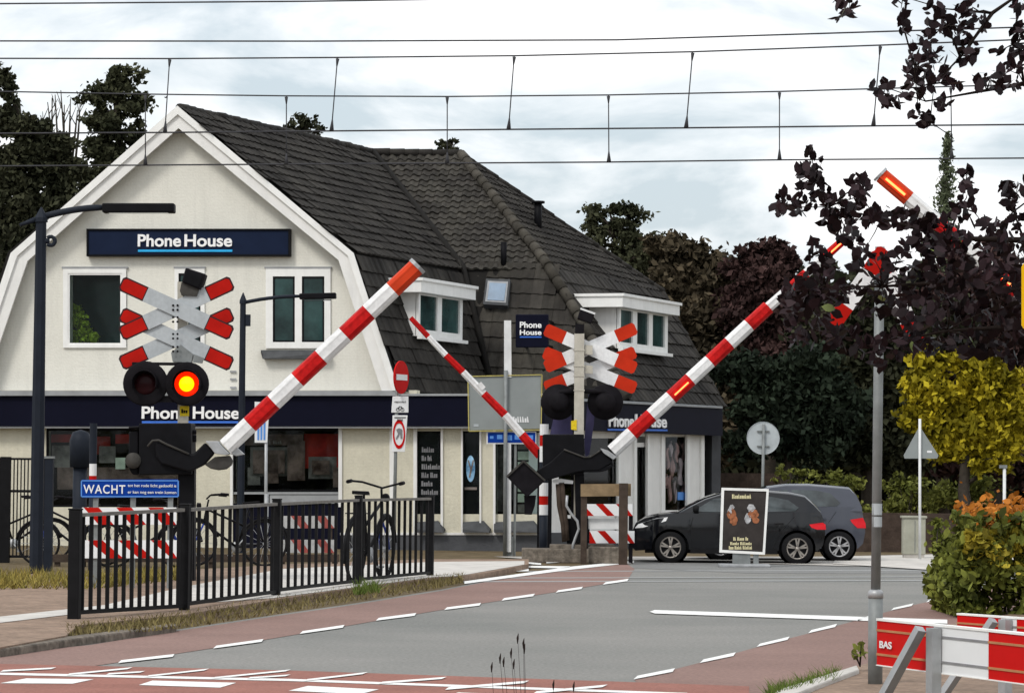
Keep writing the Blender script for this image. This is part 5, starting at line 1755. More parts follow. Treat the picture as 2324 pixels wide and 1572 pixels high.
t = thing('concrete_block', 'grey concrete block at the foot of the timber frame', 'block', (at(1372, 1250, Y + .5).x, Y + .6, 0))
mb = MB(); mb.box(V((at(1372, 1250, Y + .5).x, Y + .6, 0)), .62, .5, .34); mb.build('block', 'kerb_stone', t, bevel=.03)
ROOT  # purple cloth hanging at the machine
t = thing('flag', 'purple cloth hanging behind the pale concrete mast', 'flag', (at(1320, 1000, YF + .6).x, YF + .75, 0))
mb = MB()
for poly in (((1275, 905), (1296, 920), (1300, 985), (1248, 985), (1256, 950)), ((1335, 895), (1353, 890), (1348, 960), (1338, 1030), (1328, 1040), (1326, 1000))):
    mb.prism([at(x, y, YF + .7) for x, y in poly], (0, .05, 0))
mb.build('cloth', 'scarf_purple', t)
mb = MB(); p = at(1300, 1000, YF + .7); mb.beam(V((p.x, YF + .78, 0)), V((p.x, YF + .78, at(1300, 890, YF).z)), .05, .05); mb.build('staff', 'black_soft', t)

# ------------------------------------------------------------------ cars (front towards -x in local space)


def car(label, loc, rz, body_m, rim_m, L=4.06, W=1.73, H=1.45, wb=2.59, fo=.84, upright=False):
    t = thing('parked_car', label, 'car', loc, rz, 'cars stopped at the junction')
    ROOT[t.name] = V((0, 0, 0))
    hw = W / 2
    R = .315
    ra = R + .055
    f = lambda x: x / 4.06 * L
    wx0, wx1 = fo, fo + wb
    g = H / 1.45

    def arch(cx):
        return [(cx - ra * math.cos(a), R + ra * math.sin(a)) for a in np.linspace(-.12, math.pi + .12, 12)]
    low = [(f(.10), .24)] + [p for p in arch(wx0)] + arch(wx1) + [(f(3.88), .27)]
    up = [(f(4.0), .38), (f(4.05), .62), (f(4.03), .80), (f(3.98), .98 * g), (f(3.90), 1.04 * g), (f(3.2), 1.03 * g), (f(2.2), .985 * g), (f(1.35), .995 * g), (f(.98), 1.0 * g), (f(.60), .965 * g), (f(.30), .89 * g), (f(.10), .76), (f(.0), .56), (f(.03), .32)]
    prof = low + up

    def width(x, z):
        s_ = 1.0
        if x < .8: s_ -= .24 * ((.8 - x) / .8) ** 2
        if x > L - .7: s_ -= .16 * ((x - L + .7) / .7) ** 2
        s_ -= .05 * max(0, (.55 - z)) + .10 * max(0, z - .75)
        return hw * s_
    mb = MB()
    # side skins from vertical strips so that the plan curve is smooth
    n = len(prof)
    xs = sorted(set([round(p[0], 3) for p in prof] + list(np.round(np.linspace(.05, L - .03, 30), 3))))

    def span(x):
        ys = []
        for i in range(n):
            (x1, z1), (x2, z2_) = prof[i], prof[(i + 1) % n]
            if (x1 - x) * (x2 - x) <= 0 and abs(x1 - x2) > 1e-9:
                ys.append(z1 + (z2_ - z1) * (x - x1) / (x2 - x1))
        return (min(ys), max(ys)) if ys else None
    cols = []
    for x in xs:
        x_ = min(max(x, .006), L - .012)
        s_ = span(x_)
        if s_ is None: continue
        lo, hi = s_
        cols.append([(x_, width(x_, lo + (hi - lo) * q), lo + (hi - lo) * q) for q in (0, .12, .3, .5, .62, .8, .93, 1)])
    m_ = 8
    for side in (1, -1):
        vs = [(x, side * y, z) for c in cols for x, y, z in c]
        fs = []
        for i in range(len(cols) - 1):
            for j in range(m_ - 1):
                q = (i * m_ + j, i * m_ + j + 1, (i + 1) * m_ + j + 1, (i + 1) * m_ + j)
                fs.append(q if side == 1 else q[::-1])
        mb.add(vs, fs, 0, True)
    vs, fs = [], []
    for c in cols:
        x, y, z = c[-1]
        vs += [(x, y, z), (x, y * .5, z + .025), (x, 0, z + .032), (x, -y * .5, z + .025), (x, -y, z)]
    for i in range(len(cols) - 1):
        for j in range(4): fs.append((i * 5 + j, i * 5 + j + 1, (i + 1) * 5 + j + 1, (i + 1) * 5 + j))
    mb.add(vs, fs, 0, True)
    for c in (cols[0], cols[-1]):
        vs = [(x, y, z) for x, y, z in c] + [(x, -y, z) for x, y, z in c[::-1]]
        mb.add(vs, [tuple(range(len(vs)))])
    body = mb.build('body', body_m, t, False)
    mb = MB()
    mb.frame((f(.3), -hw * .8, .2), (L - f(.6), 0, 0), (0, hw * 1.6, 0), (0, 0, .3)); mb.build('underbody', 'car_plastic', t, False)
    # cabin
    zb, zt = .96 * g, H
    pr = [(f(.92), zb), (f(1.22), zb + .17 * g), (f(1.55), zb + .33 * g), (f(1.88), zt - .06), (f(2.3), zt - .005), (f(2.8), zt), (f(3.3), zt - .035)] + ([(f(3.70), zt - .06), (f(3.86), zt - .20), (f(3.97), zb + .10)] if upright else [(f(3.62), zt - .09), (f(3.80), zt - .24), (f(3.95), zb + .10)])
    wz = lambda z: hw * (.93 - .36 * (z - zb) / (zt - zb) ** 1.0 * .82)
    mb = MB()
    vs, fs = [], []
    for x, z in pr:
        ww = wz(z)
        vs += [(x, ww * 1.0, z - .02), (x, ww * .86, z + .012), (x, 0, z + .03), (x, -ww * .86, z + .012), (x, -ww, z - .02)]
    for i in range(len(pr) - 1):
        for j in range(4): fs.append((i * 5 + j, i * 5 + j + 1, (i + 1) * 5 + j + 1, (i + 1) * 5 + j))
    mb.add(vs, fs, 0, True)
    for side in (1, -1):
        k_ = len(pr)
        vs = [(x, side * wz(z), z - .02) for x, z in pr] + [(x, side * wz(zb), zb) for x, z in pr]
        fs = [(i, i + 1, k_ + i + 1, k_ + i) for i in range(k_ - 1)]
        mb.add(vs, [q if side == -1 else q[::-1] for q in fs], 0, True)
    mb.build('cabin', body_m, t, False)

    def side_poly(name, pts, m, parent, off=.006, th=.01):
        for side in (1, -1):
            q = []
            for x, z in pts:
                y = wz(z) if z > zb + .03 else width(x, z)
                q.append(V((x, side * (y + off), z)))
            mb = MB(); mb.prism(q, (0, -side * th, 0)); mb.build(name, m, parent, False)
    # side glass
    side_poly('side_window', [(f(1.28), zb + .07), (f(1.72), zb + .33 * g), (f(1.98), zt - .13), (f(2.34), zt - .10), (f(2.34), zb + .07)], 'car_glass', t)
    side_poly('side_window', [(f(2.42), zb + .07), (f(2.42), zt - .10), (f(2.95), zt - .11), (f(3.28), zt - .17), (f(3.50), zb + .17), (f(3.42), zb + .10)], 'car_glass', t)
    # windscreen and rear glass
    mb = MB()
    q = []
    for (x, z), s_ in ((pr[0], 1), (pr[1], 1), (pr[2], 1), (pr[3], 1)):
        ww = wz(z) * .84
        q.append(((x + .02, ww, z + .018), (x + .02, 0, z + .038), (x + .02, -ww, z + .018)))
    vs = [p for c in q for p in c]; fs = []
    for i in range(3):
        for j in range(2): fs.append((i * 3 + j, i * 3 + j + 1, (i + 1) * 3 + j + 1, (i + 1) * 3 + j))
    mb.add([(x - .03, y, z + .004) for x, y, z in vs], fs, 0, True); mb.build('windscreen', 'car_glass', t, False)
    mb = MB()
    ww, w2 = wz(zt - .1) * .8, wz(zb + .12) * .86
    mb.prism([V((f(3.66), ww, zt - .13)), V((f(3.66), -ww, zt - .13)), V((f(3.965), -w2, zb + .12)), V((f(3.965), w2, zb + .12))], (-.02, 0, -.0)); mb.build('rear_window', 'car_glass', t, False)
    # lamps
    for side in (1, -1):
        mb = MB()
        q = [(f(.09), .69), (f(.25), .70), (f(.74), .84 * g), (f(.78), .92 * g), (f(.55), .90 * g), (f(.16), .77)]
        vs = [V((x - .004, side * (width(x, z) + .012), z)) for x, z in q]
        mb.prism(vs, (0, -side * .03, 0)); mb.build('headlight', 'headlight', t, False)
        mb = MB()
        q = [(f(3.70), .80 * g), (f(3.98), .84 * g), (f(4.04), .80), (f(4.05), .70), (f(3.86), .70), (f(3.74), .74 * g)]
        vs = [V((x + .012, side * (width(x, z) + .010), z)) for x, z in q]
        mb.prism(vs, (0, -side * .05, 0)); mb.build('taillight', 'taillight', t, False)
        mb = MB()
        c_ = V((f(1.36), side * (hw * .97), zb + .10)); mb.lathe([(0, -.06), (.07, -.05), (.09, 0), (.06, .06), (0, .07)], c_ + V((0, side * .05, .03)), (-1, 0, 0), 12); mb.beam(c_ - V((0, side * .12, .04)), c_ + V((0, side * .02, 0)), .05, .03); mb.build('mirror', 'car_plastic', t, False)
    # door seams and handles, sills
    seam = [(f(1.30), .92 * g), (f(1.24), .70), (f(1.28), .32), (f(1.62), .27), (f(2.34), .27), (f(2.38), .9 * g)]
    for side in (1, -1):
        mb = MB()
        for (x1, z1), (x2, z2_) in zip(seam[:-1], seam[1:]): mb.beam(V((x1, side * (width(x1, z1) + .001), z1)), V((x2, side * (width(x2, z2_) + .001), z2_)), .008, .012, up=(0, 1, 0))
        for (x1, z1), (x2, z2_) in (((f(2.38), .27), (f(2.95), .27)), ((f(2.95), .27), (f(3.1), .62)), ((f(3.1), .62), (f(3.40), .95 * g))): mb.beam(V((x1, side * (width(x1, z1) + .001), z1)), V((x2, side * (width(x2, z2_) + .001), z2_)), .008, .012, up=(0, 1, 0))
        mb.build('door_seam', 'car_plastic', t, False)
        for x in (2.12, 2.98):
            mb = MB(); z = .80 * g; mb.beam(V((f(x), side * (width(f(x), z) + .02), z)), V((f(x + .20), side * (width(f(x + .2), z) + .02), z + .01)), .03, .03); mb.build('door_handle', body_m, t, False)
        mb = MB(); mb.beam(V((wx0 + ra + .03, side * (width(1.6, .25) + .004), .25)), V((wx1 - ra - .03, side * (width(2.6, .25) + .004), .25)), .03, .10); mb.build('sill', 'car_plastic', t, False)
    mb = MB(); mb.frame((f(.0), -.5, .34), (.03, 0, 0), (0, 1.0, 0), (0, 0, .20)); mb.build('grille', 'car_plastic', t, False)
    # wheels
    for x in (wx0, wx1):
        for side in (1, -1):
            c_ = V((x, side * (hw - .115), R))
            mb = MB(); mb.lathe([(R * .66, -.10), (R * .95, -.10), (R, -.07), (R, .07), (R * .95, .10), (R * .66, .10), (R * .66, -.10)], c_, (0, 1, 0), 32)
            wh = mb.build('wheel', 'tyre', t, False)
            mb = MB(); mb.lathe([(0, .02), (R * .66, .02)], c_, (0, side, 0), 28); mb.build('wheel_back', 'rim_dark', wh, False)
            mb = MB()
            mb.lathe([(R * .60, .075), (R * .68, .105), (R * .68, .06), (R * .60, .05)], c_, (0, side, 0), 32)
            mb.lathe([(0, .10), (R * .13, .095), (R * .15, .06)], c_, (0, side, 0), 14)
            for i in range(5):
                a = 2 * math.pi * i / 5 + .3
                for da in (-.17, .17):
                    p_ = c_ + V((math.cos(a) * R * .12, side * .085, math.sin(a) * R * .12)); q_ = c_ + V((math.cos(a + da) * R * .63, side * .085, math.sin(a + da) * R * .63))
                    mb.beam(p_, q_, .034, .03, up=(0, 1, 0))
            mb.build('rim', rim_m, wh, False)
            mb = MB(); mb.lathe([(0, -.3), (ra * .98, -.3), (ra * .98, .05)], c_, (0, side, 0), 24); mb.build('wheel_well', 'car_plastic', t, False)
    return t


c1 = gp(1523, 1273, 0); c2 = gp(1811, 1283, 0)
# near-side wheels on the ground points of the photo
d_ = (c2 - c1); rz_ = math.atan2(d_.y, d_.x); Lw = d_.length
rz_ = math.radians(-3)
ca, sa = math.cos(rz_), math.sin(rz_)


def place_car(gx, gy, wx, hw, rz):
    """location so that the near rear wheel stands on photo point gx, gy"""
    c = gp(gx, gy, 0)
    lx, ly = wx, -(hw - .115)
    return (c.x - (math.cos(rz) * lx - math.sin(rz) * ly), c.y - (math.sin(rz) * lx + math.cos(rz) * ly), .0)


car('black hatchback side on behind the poster stand, its headlight towards the middle machine', place_car(1809, 1280, .80 + 2.53, .865, rz_), rz_, 'car_black', 'rim_bronze', L=3.90, wb=2.53, fo=.80)
car('grey hatchback mostly hidden behind the black car, red tail lamp towards the grey pole', place_car(1904, 1274, .80 + 2.45, .83, rz_), rz_, 'car_grey', 'rim_silver', L=3.80, W=1.66, H=1.58, wb=2.45, fo=.80, upright=True)

# ------------------------------------------------------------------ poster stand before the cars
Y = 63.5
k = Y / F
t = thing('poster_stand', 'upright advertising poster in a white frame in front of the black car', 'poster stand', (at(1690, 1279, Y).x, Y + .1, 0))
Q = [(1638, 1106), (1745, 1109), (1736, 1258), (1633, 1253)]
mb = MB(); mb.prism([at(x, y, Y + .02) for x, y in Q], (0, .06, 0)); pn = mb.build('poster', 'poster_dark', t)
mb = MB()
I_ = [(1643.5, 1112), (1739.5, 1114.5), (1731, 1252), (1639, 1247)]
for i in range(4):
    j = (i + 1) % 4
    mb.prism([at(*Q[i], Y), at(*Q[j], Y), at(*I_[j], Y), at(*I_[i], Y)], (0, .1, 0))
mb.build('frame', 'white_paint', t)
for wd_, x0, x1, y0, y1 in (((12,), 1661, 1705, 1121, 1131), ((2, 5, 2), 1664, 1698, 1218, 1226), ((6, 8), 1657, 1706, 1229, 1236), ((4, 6, 8), 1654, 1707, 1238, 1246)):
    marks('poster_lettering', lambda x, y: at(x, y, Y + .012), x0, x1, y0, y1, wd_, 'poster_cream', pn, (0, .004, 0))
for cx, cy, rx, ry, mi in ((1660, 1166, 11, 14, 0), (1665, 1180, 9, 12, 0), (1656, 1160, 5, 8, 1), (1710, 1166, 13, 11, 0), (1705, 1152, 9, 10, 1), (1697, 1176, 8, 12, 1), (1715, 1180, 9, 7, 0), (1661, 1150, 6, 6, 1)):
    mb = MB(); mb.prism([at(cx + rx * math.cos(a) * random.uniform(.8, 1.1), cy + ry * math.sin(a) * random.uniform(.8, 1.1), Y + .014 - .001 * random.random()) for a in np.linspace(0, 2 * math.pi, 15)[:-1]], (0, .005, 0)); mb.build('poster_picture', ('poster_food', 'poster_glass')[mi], pn)
mb = MB(); p = at(1683, 1279, Y); mb.box(V((p.x, Y + .06, .04)), .34, .07, at(1683, 1252, Y).z - .04); mb.box(V((p.x + .28, Y + .06, .04)), .10, .07, at(1683, 1252, Y).z - .04); mb.build('leg', 'pole_grey', t)
mb = MB(); mb.box(V((p.x + .05, Y + .06, 0)), .98, .50, .07); mb.build('foot', 'galvanised', t, bevel=.02)

# ------------------------------------------------------------------ signs and cabinet behind the cars
Y = 76.0; k = Y / F
t = thing('round_sign', 'round traffic sign seen from its grey back, above the roof of the black car', 'traffic sign', (at(1729, 1250, Y).x, Y, 0))
c = at(1732, 994, Y)
mb = MB(); mb.lathe([(0, -.02), (36 * k, -.02), (37 * k, -.035), (37.5 * k, 0), (0, .01)], c, (0, 1, 0), 40, 0, False); ds = mb.build('disc', 'sign_back_light', t)
mb = MB(); a = at(1727, 1250, Y); b = at(1733, 962, Y); mb.tube([V((a.x, Y - .07, 0)), V((b.x, Y - .07, b.z))], .035, 10); mb.build('pole', 'pole_grey', t)
mb = MB()
for y in (978, 1012): mb.beam(at(1718, y, Y - .045), at(1746, y, Y - .045), .03, .03)
mb.build('clamp', 'pole_grey', ds)
Y = 70.5; k = Y / F
t = thing('triangle_sign', 'triangular traffic sign seen from its grey back on a thin pole before the yellow tree', 'traffic sign', (at(2087, 1250, Y).x, Y, 0))
mb = MB(); mb.prism([at(x, y, Y) for x, y in ((2083, 974), (2092, 974), (2130, 1033), (2127, 1040), (2053, 1040), (2051, 1033))], (0, .025, 0)); pl_ = mb.build('panel', 'sign_back', t)
mb = MB(); mb.prism([at(x, y, Y - .006) for x, y in ((2104, 1022), (2115, 1022), (2115, 1027), (2104, 1027))], (0, .005, 0)); mb.build('maker_sticker', 'sign_white', pl_)
mb = MB(); a = at(2087, 1250, Y); b = at(2087, 950, Y); mb.tube([V((a.x, Y - .045, 0)), V((b.x, Y - .045, b.z))], .03, 10); mb.build('pole', 'pole_white', t)
Y = 71.5; p = at(2073, 1264, Y)
t = thing('utility_cabinet', 'pale grey green utility cabinet at the foot of the triangular sign', 'cabinet', (p.x, Y, 0))
hz = at(2073, 1175, Y).z
mb = MB(); mb.box(V((p.x, Y, .1)), .48, .35, hz - .1); mb.build('housing', 'cabinet_green', t, bevel=.015)
mb = MB(); mb.box(V((p.x, Y, hz)), .54, .41, .05); mb.build('lid', 'cabinet_green', t, bevel=.01)
mb = MB(); mb.box(V((p.x, Y, 0)), .44, .31, .1); mb.build('plinth', 'concrete', t)
mb = MB(); mb.beam(V((p.x + .01, Y - .18, .14)), V((p.x + .01, Y - .18, hz - .05)), .01, .012); mb.build('door_gap', 'pole_grey', t)
Y = 78.0
t = thing('garden_wall', 'low dark brown wall behind the cars and the cabinet', 'wall', (at(1900, 1250, Y).x, Y, 0))
mb = MB(); a, b = at(1880, 1250, Y), at(2700, 1250, Y); mb.beam(V((a.x, Y, .46)), V((b.x, Y - 1, .46)), .25, .92); mb.build('wall', 'brick_wall', t)
Y = 88.0
t = thing('garden_fence', 'reddish brown timber fence beyond the black car, right of the shop', 'fence', (at(1700, 1250, Y).x, Y, 0))
mb = MB()
a, b = at(1603, 1250, Y), at(1768, 1250, Y)
n = 24
for i in range(n):
    x0 = a.x + (b.x - a.x) * i / n
    mb.frame((x0, Y + random.uniform(0, .02), .05), ((b.x - a.x) / n * .96, 0, 0), (0, .03, 0), (0, 0, 1.78))
mb.build('boards', 'brick_wall', t)
mb = MB()
for i in (0, n // 2, n): mb.box(V((a.x + (b.x - a.x) * i / n, Y + .08, 0)), .1, .1, 1.85)
mb.build('post', 'timber_dark', t)

# ------------------------------------------------------------------ road works barriers at the bottom right


def roadworks(label, pl_, pr_, hgt, first, seglen, leg_at, group, line=True):
    b0 = V(pl_); b1 = V(pr_)
    d_ = (b1 - b0); L = d_.length; d_.normalize()
    t = thing('road_barrier', label, 'road barrier', (b0.lerp(b1, .5).x, b0.lerp(b1, .5).y, 0), group=group)
    up = V((0, 0, 1)); nn = d_.cross(up); nn.normalize()
    if nn.y > 0: nn.negate()
    s0 = 0; i = first; seg = seglen[0]
    j = 0
    while s0 < L - .01:
        ln = min(seglen[min(j, len(seglen) - 1)], L - s0)
        o = b0 + d_ * s0
        mb = MB(); mb.frame(o, d_ * (ln - .003), -nn * .035, up * hgt)
        bd = mb.build('board', 'barrier_red' if i % 2 == 0 else 'sign_white', t)
        for f_ in (.22, .76):
            mb = MB(); mb.frame(o + up * (hgt * f_) + nn * .004, d_ * (ln - .003), -nn * .004, up * .011); mb.build('groove', 'barrier_line' if i % 2 == 0 else 'barrier_grey', bd)
        for f_ in (-.012, 1.0):
            mb = MB(); mb.frame(o + up * (hgt * f_) + nn * .005, d_ * (ln - .003), -nn * .045, up * (hgt * (.025 if f_ < .5 else .05))); mb.build('edge', 'white_paint', bd)
        s0 += ln; i += 1; j += 1
    for f_ in leg_at:
        o = b0 + d_ * (L * f_)
        mb = MB(); mb.frame(o + nn * .055 - d_ * .033 - up * o.z, d_ * .066, -nn * .05, up * (o.z + hgt - .005))
        lg = mb.build('post', 'galvanised', t)
        mb = MB(); mb.box(V((o.x, o.y, 0)), .9, .35, .06); mb.build('foot', 'black_soft', t)
        q = o + nn * .075 - d_ * .05 + up * (hgt * .95)
        e = q - d_ * .62 + nn * .25; e.z = .06
        mb = MB(); mb.beam(q, e, .042, .045, up=nn); mb.build('brace', 'galvanised', t)
        mb = MB(); mb.beam(q + nn * -.10 + d_ * .02, V((q.x + .02, q.y + .1, .05)), .03, .03, up=nn); mb.build('stay', 'timber_dark', t)
    BD[t.name] = (b0, d_, nn)
    return t


BD = {}
pl1 = at(1990, 1508, 16.6); pr1 = at(2420, 1566, 14.8)
pr1.z = pl1.z
rw = roadworks('red and white roadworks barrier with galvanised post, right in front of the grey pole', pl1, pr1, .222, 0, [.62, .56, .62], [.355], 'roadworks barriers')
kq = 16.6 / F
bd0 = [c for c in rw.children if c.name.startswith('board')][0]
b0_, d0_, n0_ = BD[rw.name]
text('lettering', 'BAS', b0_ + d0_ * .045 + n0_ * .006 + V((0, 0, .088)), d0_, (0, 0, 1), .135, .036, 'sign_white', bd0, .003, .02)
pl2 = at(2172, 1478, 19.4); pr2 = at(2480, 1528, 18.3); pr2.z = pl2.z
roadworks('second red and white roadworks barrier standing close to the hedge', pl2, pr2, .215, 0, [.42, .15, .5], [.40], 'roadworks barriers')
Y = 22.0; k = Y / F
t = thing('yellow_sign', 'yellow sign whose rounded edge shows at the right border', 'sign', (at(2400, 1000, Y).x, Y + .05, 0))
mb = MB(); mb.prism([at(x, y, Y) for x, y in ((2319, 606), (2323, 598), (2332, 594), (2470, 594), (2470, 748), (2332, 748), (2323, 745), (2319, 738))], (0, .02, 0)); mb.build('panel', mat('sign_yellow', (.80, .46, .0), .4, .04), t)
mb = MB(); p = at(2400, 1000, Y); mb.tube([V((p.x, Y + .06, 0)), V((p.x, Y + .06, at(2400, 600, Y).z))], .035, 10); mb.build('pole', 'pole_grey', t)

# ------------------------------------------------------------------ overhead wires


def poly_wire(pts, Yf, r=.014, ext=True):
    pts = list(pts)
    if ext:
        a, b = pts[0], pts[1]; s_ = (b[1] - a[1]) / (b[0] - a[0]); pts.insert(0, (a[0] - 1500, a[1] - s_ * 1500))
        a, b = pts[-2], pts[-1]; s_ = (b[1] - a[1]) / (b[0] - a[0]); pts.append((b[0] + 1500, b[1] + s_ * 1500))
    mb = MB(); mb.tube([at(x, y, Yf(x)) for x, y in pts], r, 5)
    return mb


def catenary(label, mess, cont, drops, Yf):
    m0 = at(*mess[len(mess) // 2], Yf(mess[len(mess) // 2][0]))
    t = thing('overhead_wire', label, 'overhead wire', m0, group='railway overhead wires')
    poly_wire(mess, Yf).build('messenger_wire', 'wire', t)
    if cont: poly_wire(cont, Yf, .015).build('contact_wire', 'wire', t)
    for (x0, y0, x1, y1) in drops:
        a, b = at(x0, y0, Yf(x0)), at(x1, y1, Yf(x1))
        mb = MB(); mb.tube([a, b], .011, 5); mb.tube([a - V((0, 0, .02)), a.lerp(b, .12)], [.035, .012], 5); mb.tube([b.lerp(a, .16), b], [.012, .045], 5); mb.build('dropper', 'wire', t)
    return t


YA = lambda x: 59.0 - 3.4 * x / 2324
YBt = lambda x: 63.5 - 3.6 * x / 2324
catenary('double railway wire with slanted droppers, the upper pair across the sky', [(0, 133), (385, 133.5), (766, 131), (1167, 127), (1572, 118), (1998, 103), (2324, 90)],
         [(0, 303), (374, 301), (752, 297.5), (1155, 294), (1557, 290.5), (1982, 286), (2324, 283)], [(385, 133, 374, 301), (766, 131, 752, 297), (1167, 127, 1154, 294), (1572, 118, 1557, 290), (1998, 103, 1982, 286)], YA)
catenary('double railway wire with upright droppers, the lower pair above the shop roof', [(0, 208), (330, 214), (650, 218), (1015, 219.5), (1381, 216), (1769, 208), (2324, 192)],
         [(0, 377), (330, 375), (700, 372.5), (1015, 370.5), (1383, 368), (1770, 363), (2324, 359)], [(330, 214, 330, 375), (650, 218, 650, 373), (1015, 219, 1015, 370), (1381, 216, 1382, 368), (1769, 208, 1769, 363), (2158, 197, 2160, 360)], YBt)
catenary('single wire above the two pairs of railway wires', [(0, 93.5), (700, 94), (1400, 91), (2040, 71), (2324, 62)], None, [], lambda x: 57 - 3 * x / 2324)
catenary('single wire along the top edge of the picture', [(0, 9), (700, 3.5), (1200, -4), (2000, -16)], None, [], lambda x: 55 - 3 * x / 2324)

# ------------------------------------------------------------------ trees behind
tree('pine_tree', 'tall dark pine with gaps in its crown, left of the white gable', 'tree', 104,
     [(262, 178, 62, 34), (215, 222, 42, 30), (300, 232, 52, 36), (250, 282, 80, 42), (305, 305, 48, 34), (222, 330, 50, 34), (262, 372, 72, 44), (225, 430, 60, 50), (310, 400, 40, 50), (250, 500, 70, 60)], 262, 'leaf_pine', dens=330, leaf=.20, trunk_r=.28, sub=11)
tree('spruce_tree', 'dark tree with thin bare tops at the left edge', 'tree', 100,
     [(5, 175, 14, 40), (22, 200, 16, 40), (95, 300, 30, 30), (150, 380, 34, 40), (10, 200, 22, 40), (18, 270, 40, 50), (60, 300, 50, 45), (110, 345, 50, 45), (140, 330, 30, 34), (165, 390, 30, 40), (85, 370, 50, 40), (40, 370, 80, 60), (130, 420, 40, 60), (60, 450, 90, 60), (20, 540, 90, 80), (120, 520, 80, 70), (40, 640, 120, 80)], 40, 'leaf_dark', dens=330, leaf=.20, trunk_r=.3, sub=11)
mbt = thing('bare_tree', 'thin bare twigs rising between the two dark trees at the left', 'tree', (at(135, 1000, 106).x, 106, 0))
mb = MB()
for x0, x1, y1 in ((118, 108, 232), (128, 125, 215), (138, 146, 238), (150, 160, 225), (160, 176, 250), (105, 92, 262), (112, 118, 222), (145, 138, 205), (168, 182, 236)):
    pts = [at(135, 1030, 106), at((x0 + 135) / 2, 620, 106), at(x0, 400, 106), at((x0 + x1) / 2 + 3, 300, 106), at(x1, y1, 106)]
    pts[0].z = 0
    mb.tube(pts, [.12, .08, .05, .035, .014], 5)
    for q in (.3, .6): mb.tube([pts[3].lerp(pts[4], q), pts[3].lerp(pts[4], q) + V((random.uniform(-.3, .3), 0, .5))], [.018, .008], 4)
mb.build('trunk', 'bark', mbt)
tree('small_tree', 'small tree top showing above the long roof of the shop', 'tree', 103, [(690, 272, 36, 16), (678, 284, 34, 18), (704, 290, 40, 20), (660, 292, 16, 18), (722, 292, 14, 22), (690, 305, 44, 16)], 692, 'leaf_dark', dens=520, leaf=.15, trunk_r=.12, sub=8)
tree('small_tree', 'small bushy tree top above the corner of the tiled roofs', 'tree', 103, [(1012, 328, 24, 15), (1018, 342, 30, 18), (1028, 322, 14, 9), (998, 345, 14, 12)], 1016, 'leaf_dark', dens=520, leaf=.15, trunk_r=.12, sub=8)
tree('pine_tree', 'rounded dark pine behind the right end of the roofs', 'tree', 112,
     [(1352, 482, 30, 26), (1420, 470, 34, 24), (1442, 500, 30, 26), (1395, 505, 40, 24), (1345, 520, 30, 24), (1430, 535, 40, 26), (1380, 550, 60, 30), (1450, 575, 60, 40), (1470, 545, 44, 30), (1440, 600, 70, 40), (1500, 590, 50, 40), (1392, 480, 24, 18)], 1395, 'leaf_pine', dens=420, leaf=.17, trunk_r=.22, sub=10)
tree('broadleaf_tree', 'dense olive brown tree close to the right end of the roofs', 'tree', 101,
     [(1500, 560, 40, 26), (1545, 580, 70, 42), (1600, 640, 90, 60), (1530, 640, 60, 50), (1580, 730, 90, 80), (1640, 760, 90, 90), (1600, 860, 100, 90), (1660, 920, 90, 80), (1560, 790, 60, 90), (1620, 1000, 90, 60)], 1600, 'leaf_brown', dens=310, leaf=.26, trunk_r=.3, sub=13, depth=.8)
tree('copper_beech', 'dark copper leaved tree with a ragged top, left of the raised boom tip', 'tree', 100,
     [(1690, 575, 40, 24), (1745, 565, 44, 26), (1785, 590, 34, 34), (1720, 620, 70, 44), (1790, 650, 50, 50), (1750, 700, 80, 60), (1690, 700, 60, 60), (1810, 740, 60, 60), (1750, 800, 80, 60)], 1745, 'leaf_copper', dens=340, leaf=.24, trunk_r=.28, sub=12, depth=.8)
tree('spruce_tree', 'blackish green spruce behind the round sign', 'tree', 93,
     [(1700, 850, 80, 60), (1760, 880, 90, 70), (1840, 850, 80, 70), (1720, 940, 90, 60), (1800, 960, 100, 70), (1700, 1010, 70, 40), (1850, 1010, 80, 50), (1890, 930, 70, 80)], 1790, 'leaf_spruce', dens=260, leaf=.22, trunk_r=.25, sub=13, depth=.8)
tree('broadleaf_tree', 'dark tree directly behind the grey pole', 'tree', 96,
     [(1880, 770, 80, 70), (1960, 730, 90, 80), (2040, 760, 90, 90), (1960, 860, 90, 90), (2040, 900, 80, 90), (1960, 980, 90, 80), (2030, 1030, 80, 60), (2120, 740, 90, 70), (1900, 1040, 70, 50)], 1975, 'leaf_dark', dens=280, leaf=.26, trunk_r=.3, sub=13, depth=.8)
tree('broadleaf_tree', 'dark copper tree behind the yellow tree at the right edge', 'tree', 98,
     [(2180, 700, 110, 70), (2280, 690, 100, 80), (2200, 790, 110, 80), (2310, 790, 100, 100), (2330, 900, 90, 120), (2330, 1030, 80, 90), (2240, 600, 90, 60), (2130, 830, 80, 80), (2200, 1020, 110, 80)], 2260, 'leaf_copper', dens=260, leaf=.26, trunk_r=.3, sub=13, depth=.8)
tree('yellow_tree', 'bright yellow leaved tree beyond the triangular sign', 'tree', 80,
     [(2080, 880, 40, 30), (2300, 870, 40, 40), (2080, 950, 40, 40), (2310, 960, 40, 50), (2110, 830, 50, 40), (2170, 815, 60, 30), (2230, 850, 70, 45), (2120, 890, 70, 45), (2190, 900, 80, 45), (2270, 920, 60, 60), (2130, 960, 60, 40), (2210, 980, 80, 50), (2270, 1000, 50, 50), (2160, 1020, 60, 30), (2240, 1050, 60, 30)], 2190, 'leaf_yellow', dens=300, leaf=.19, trunk_r=.2, sub=15, depth=.7)
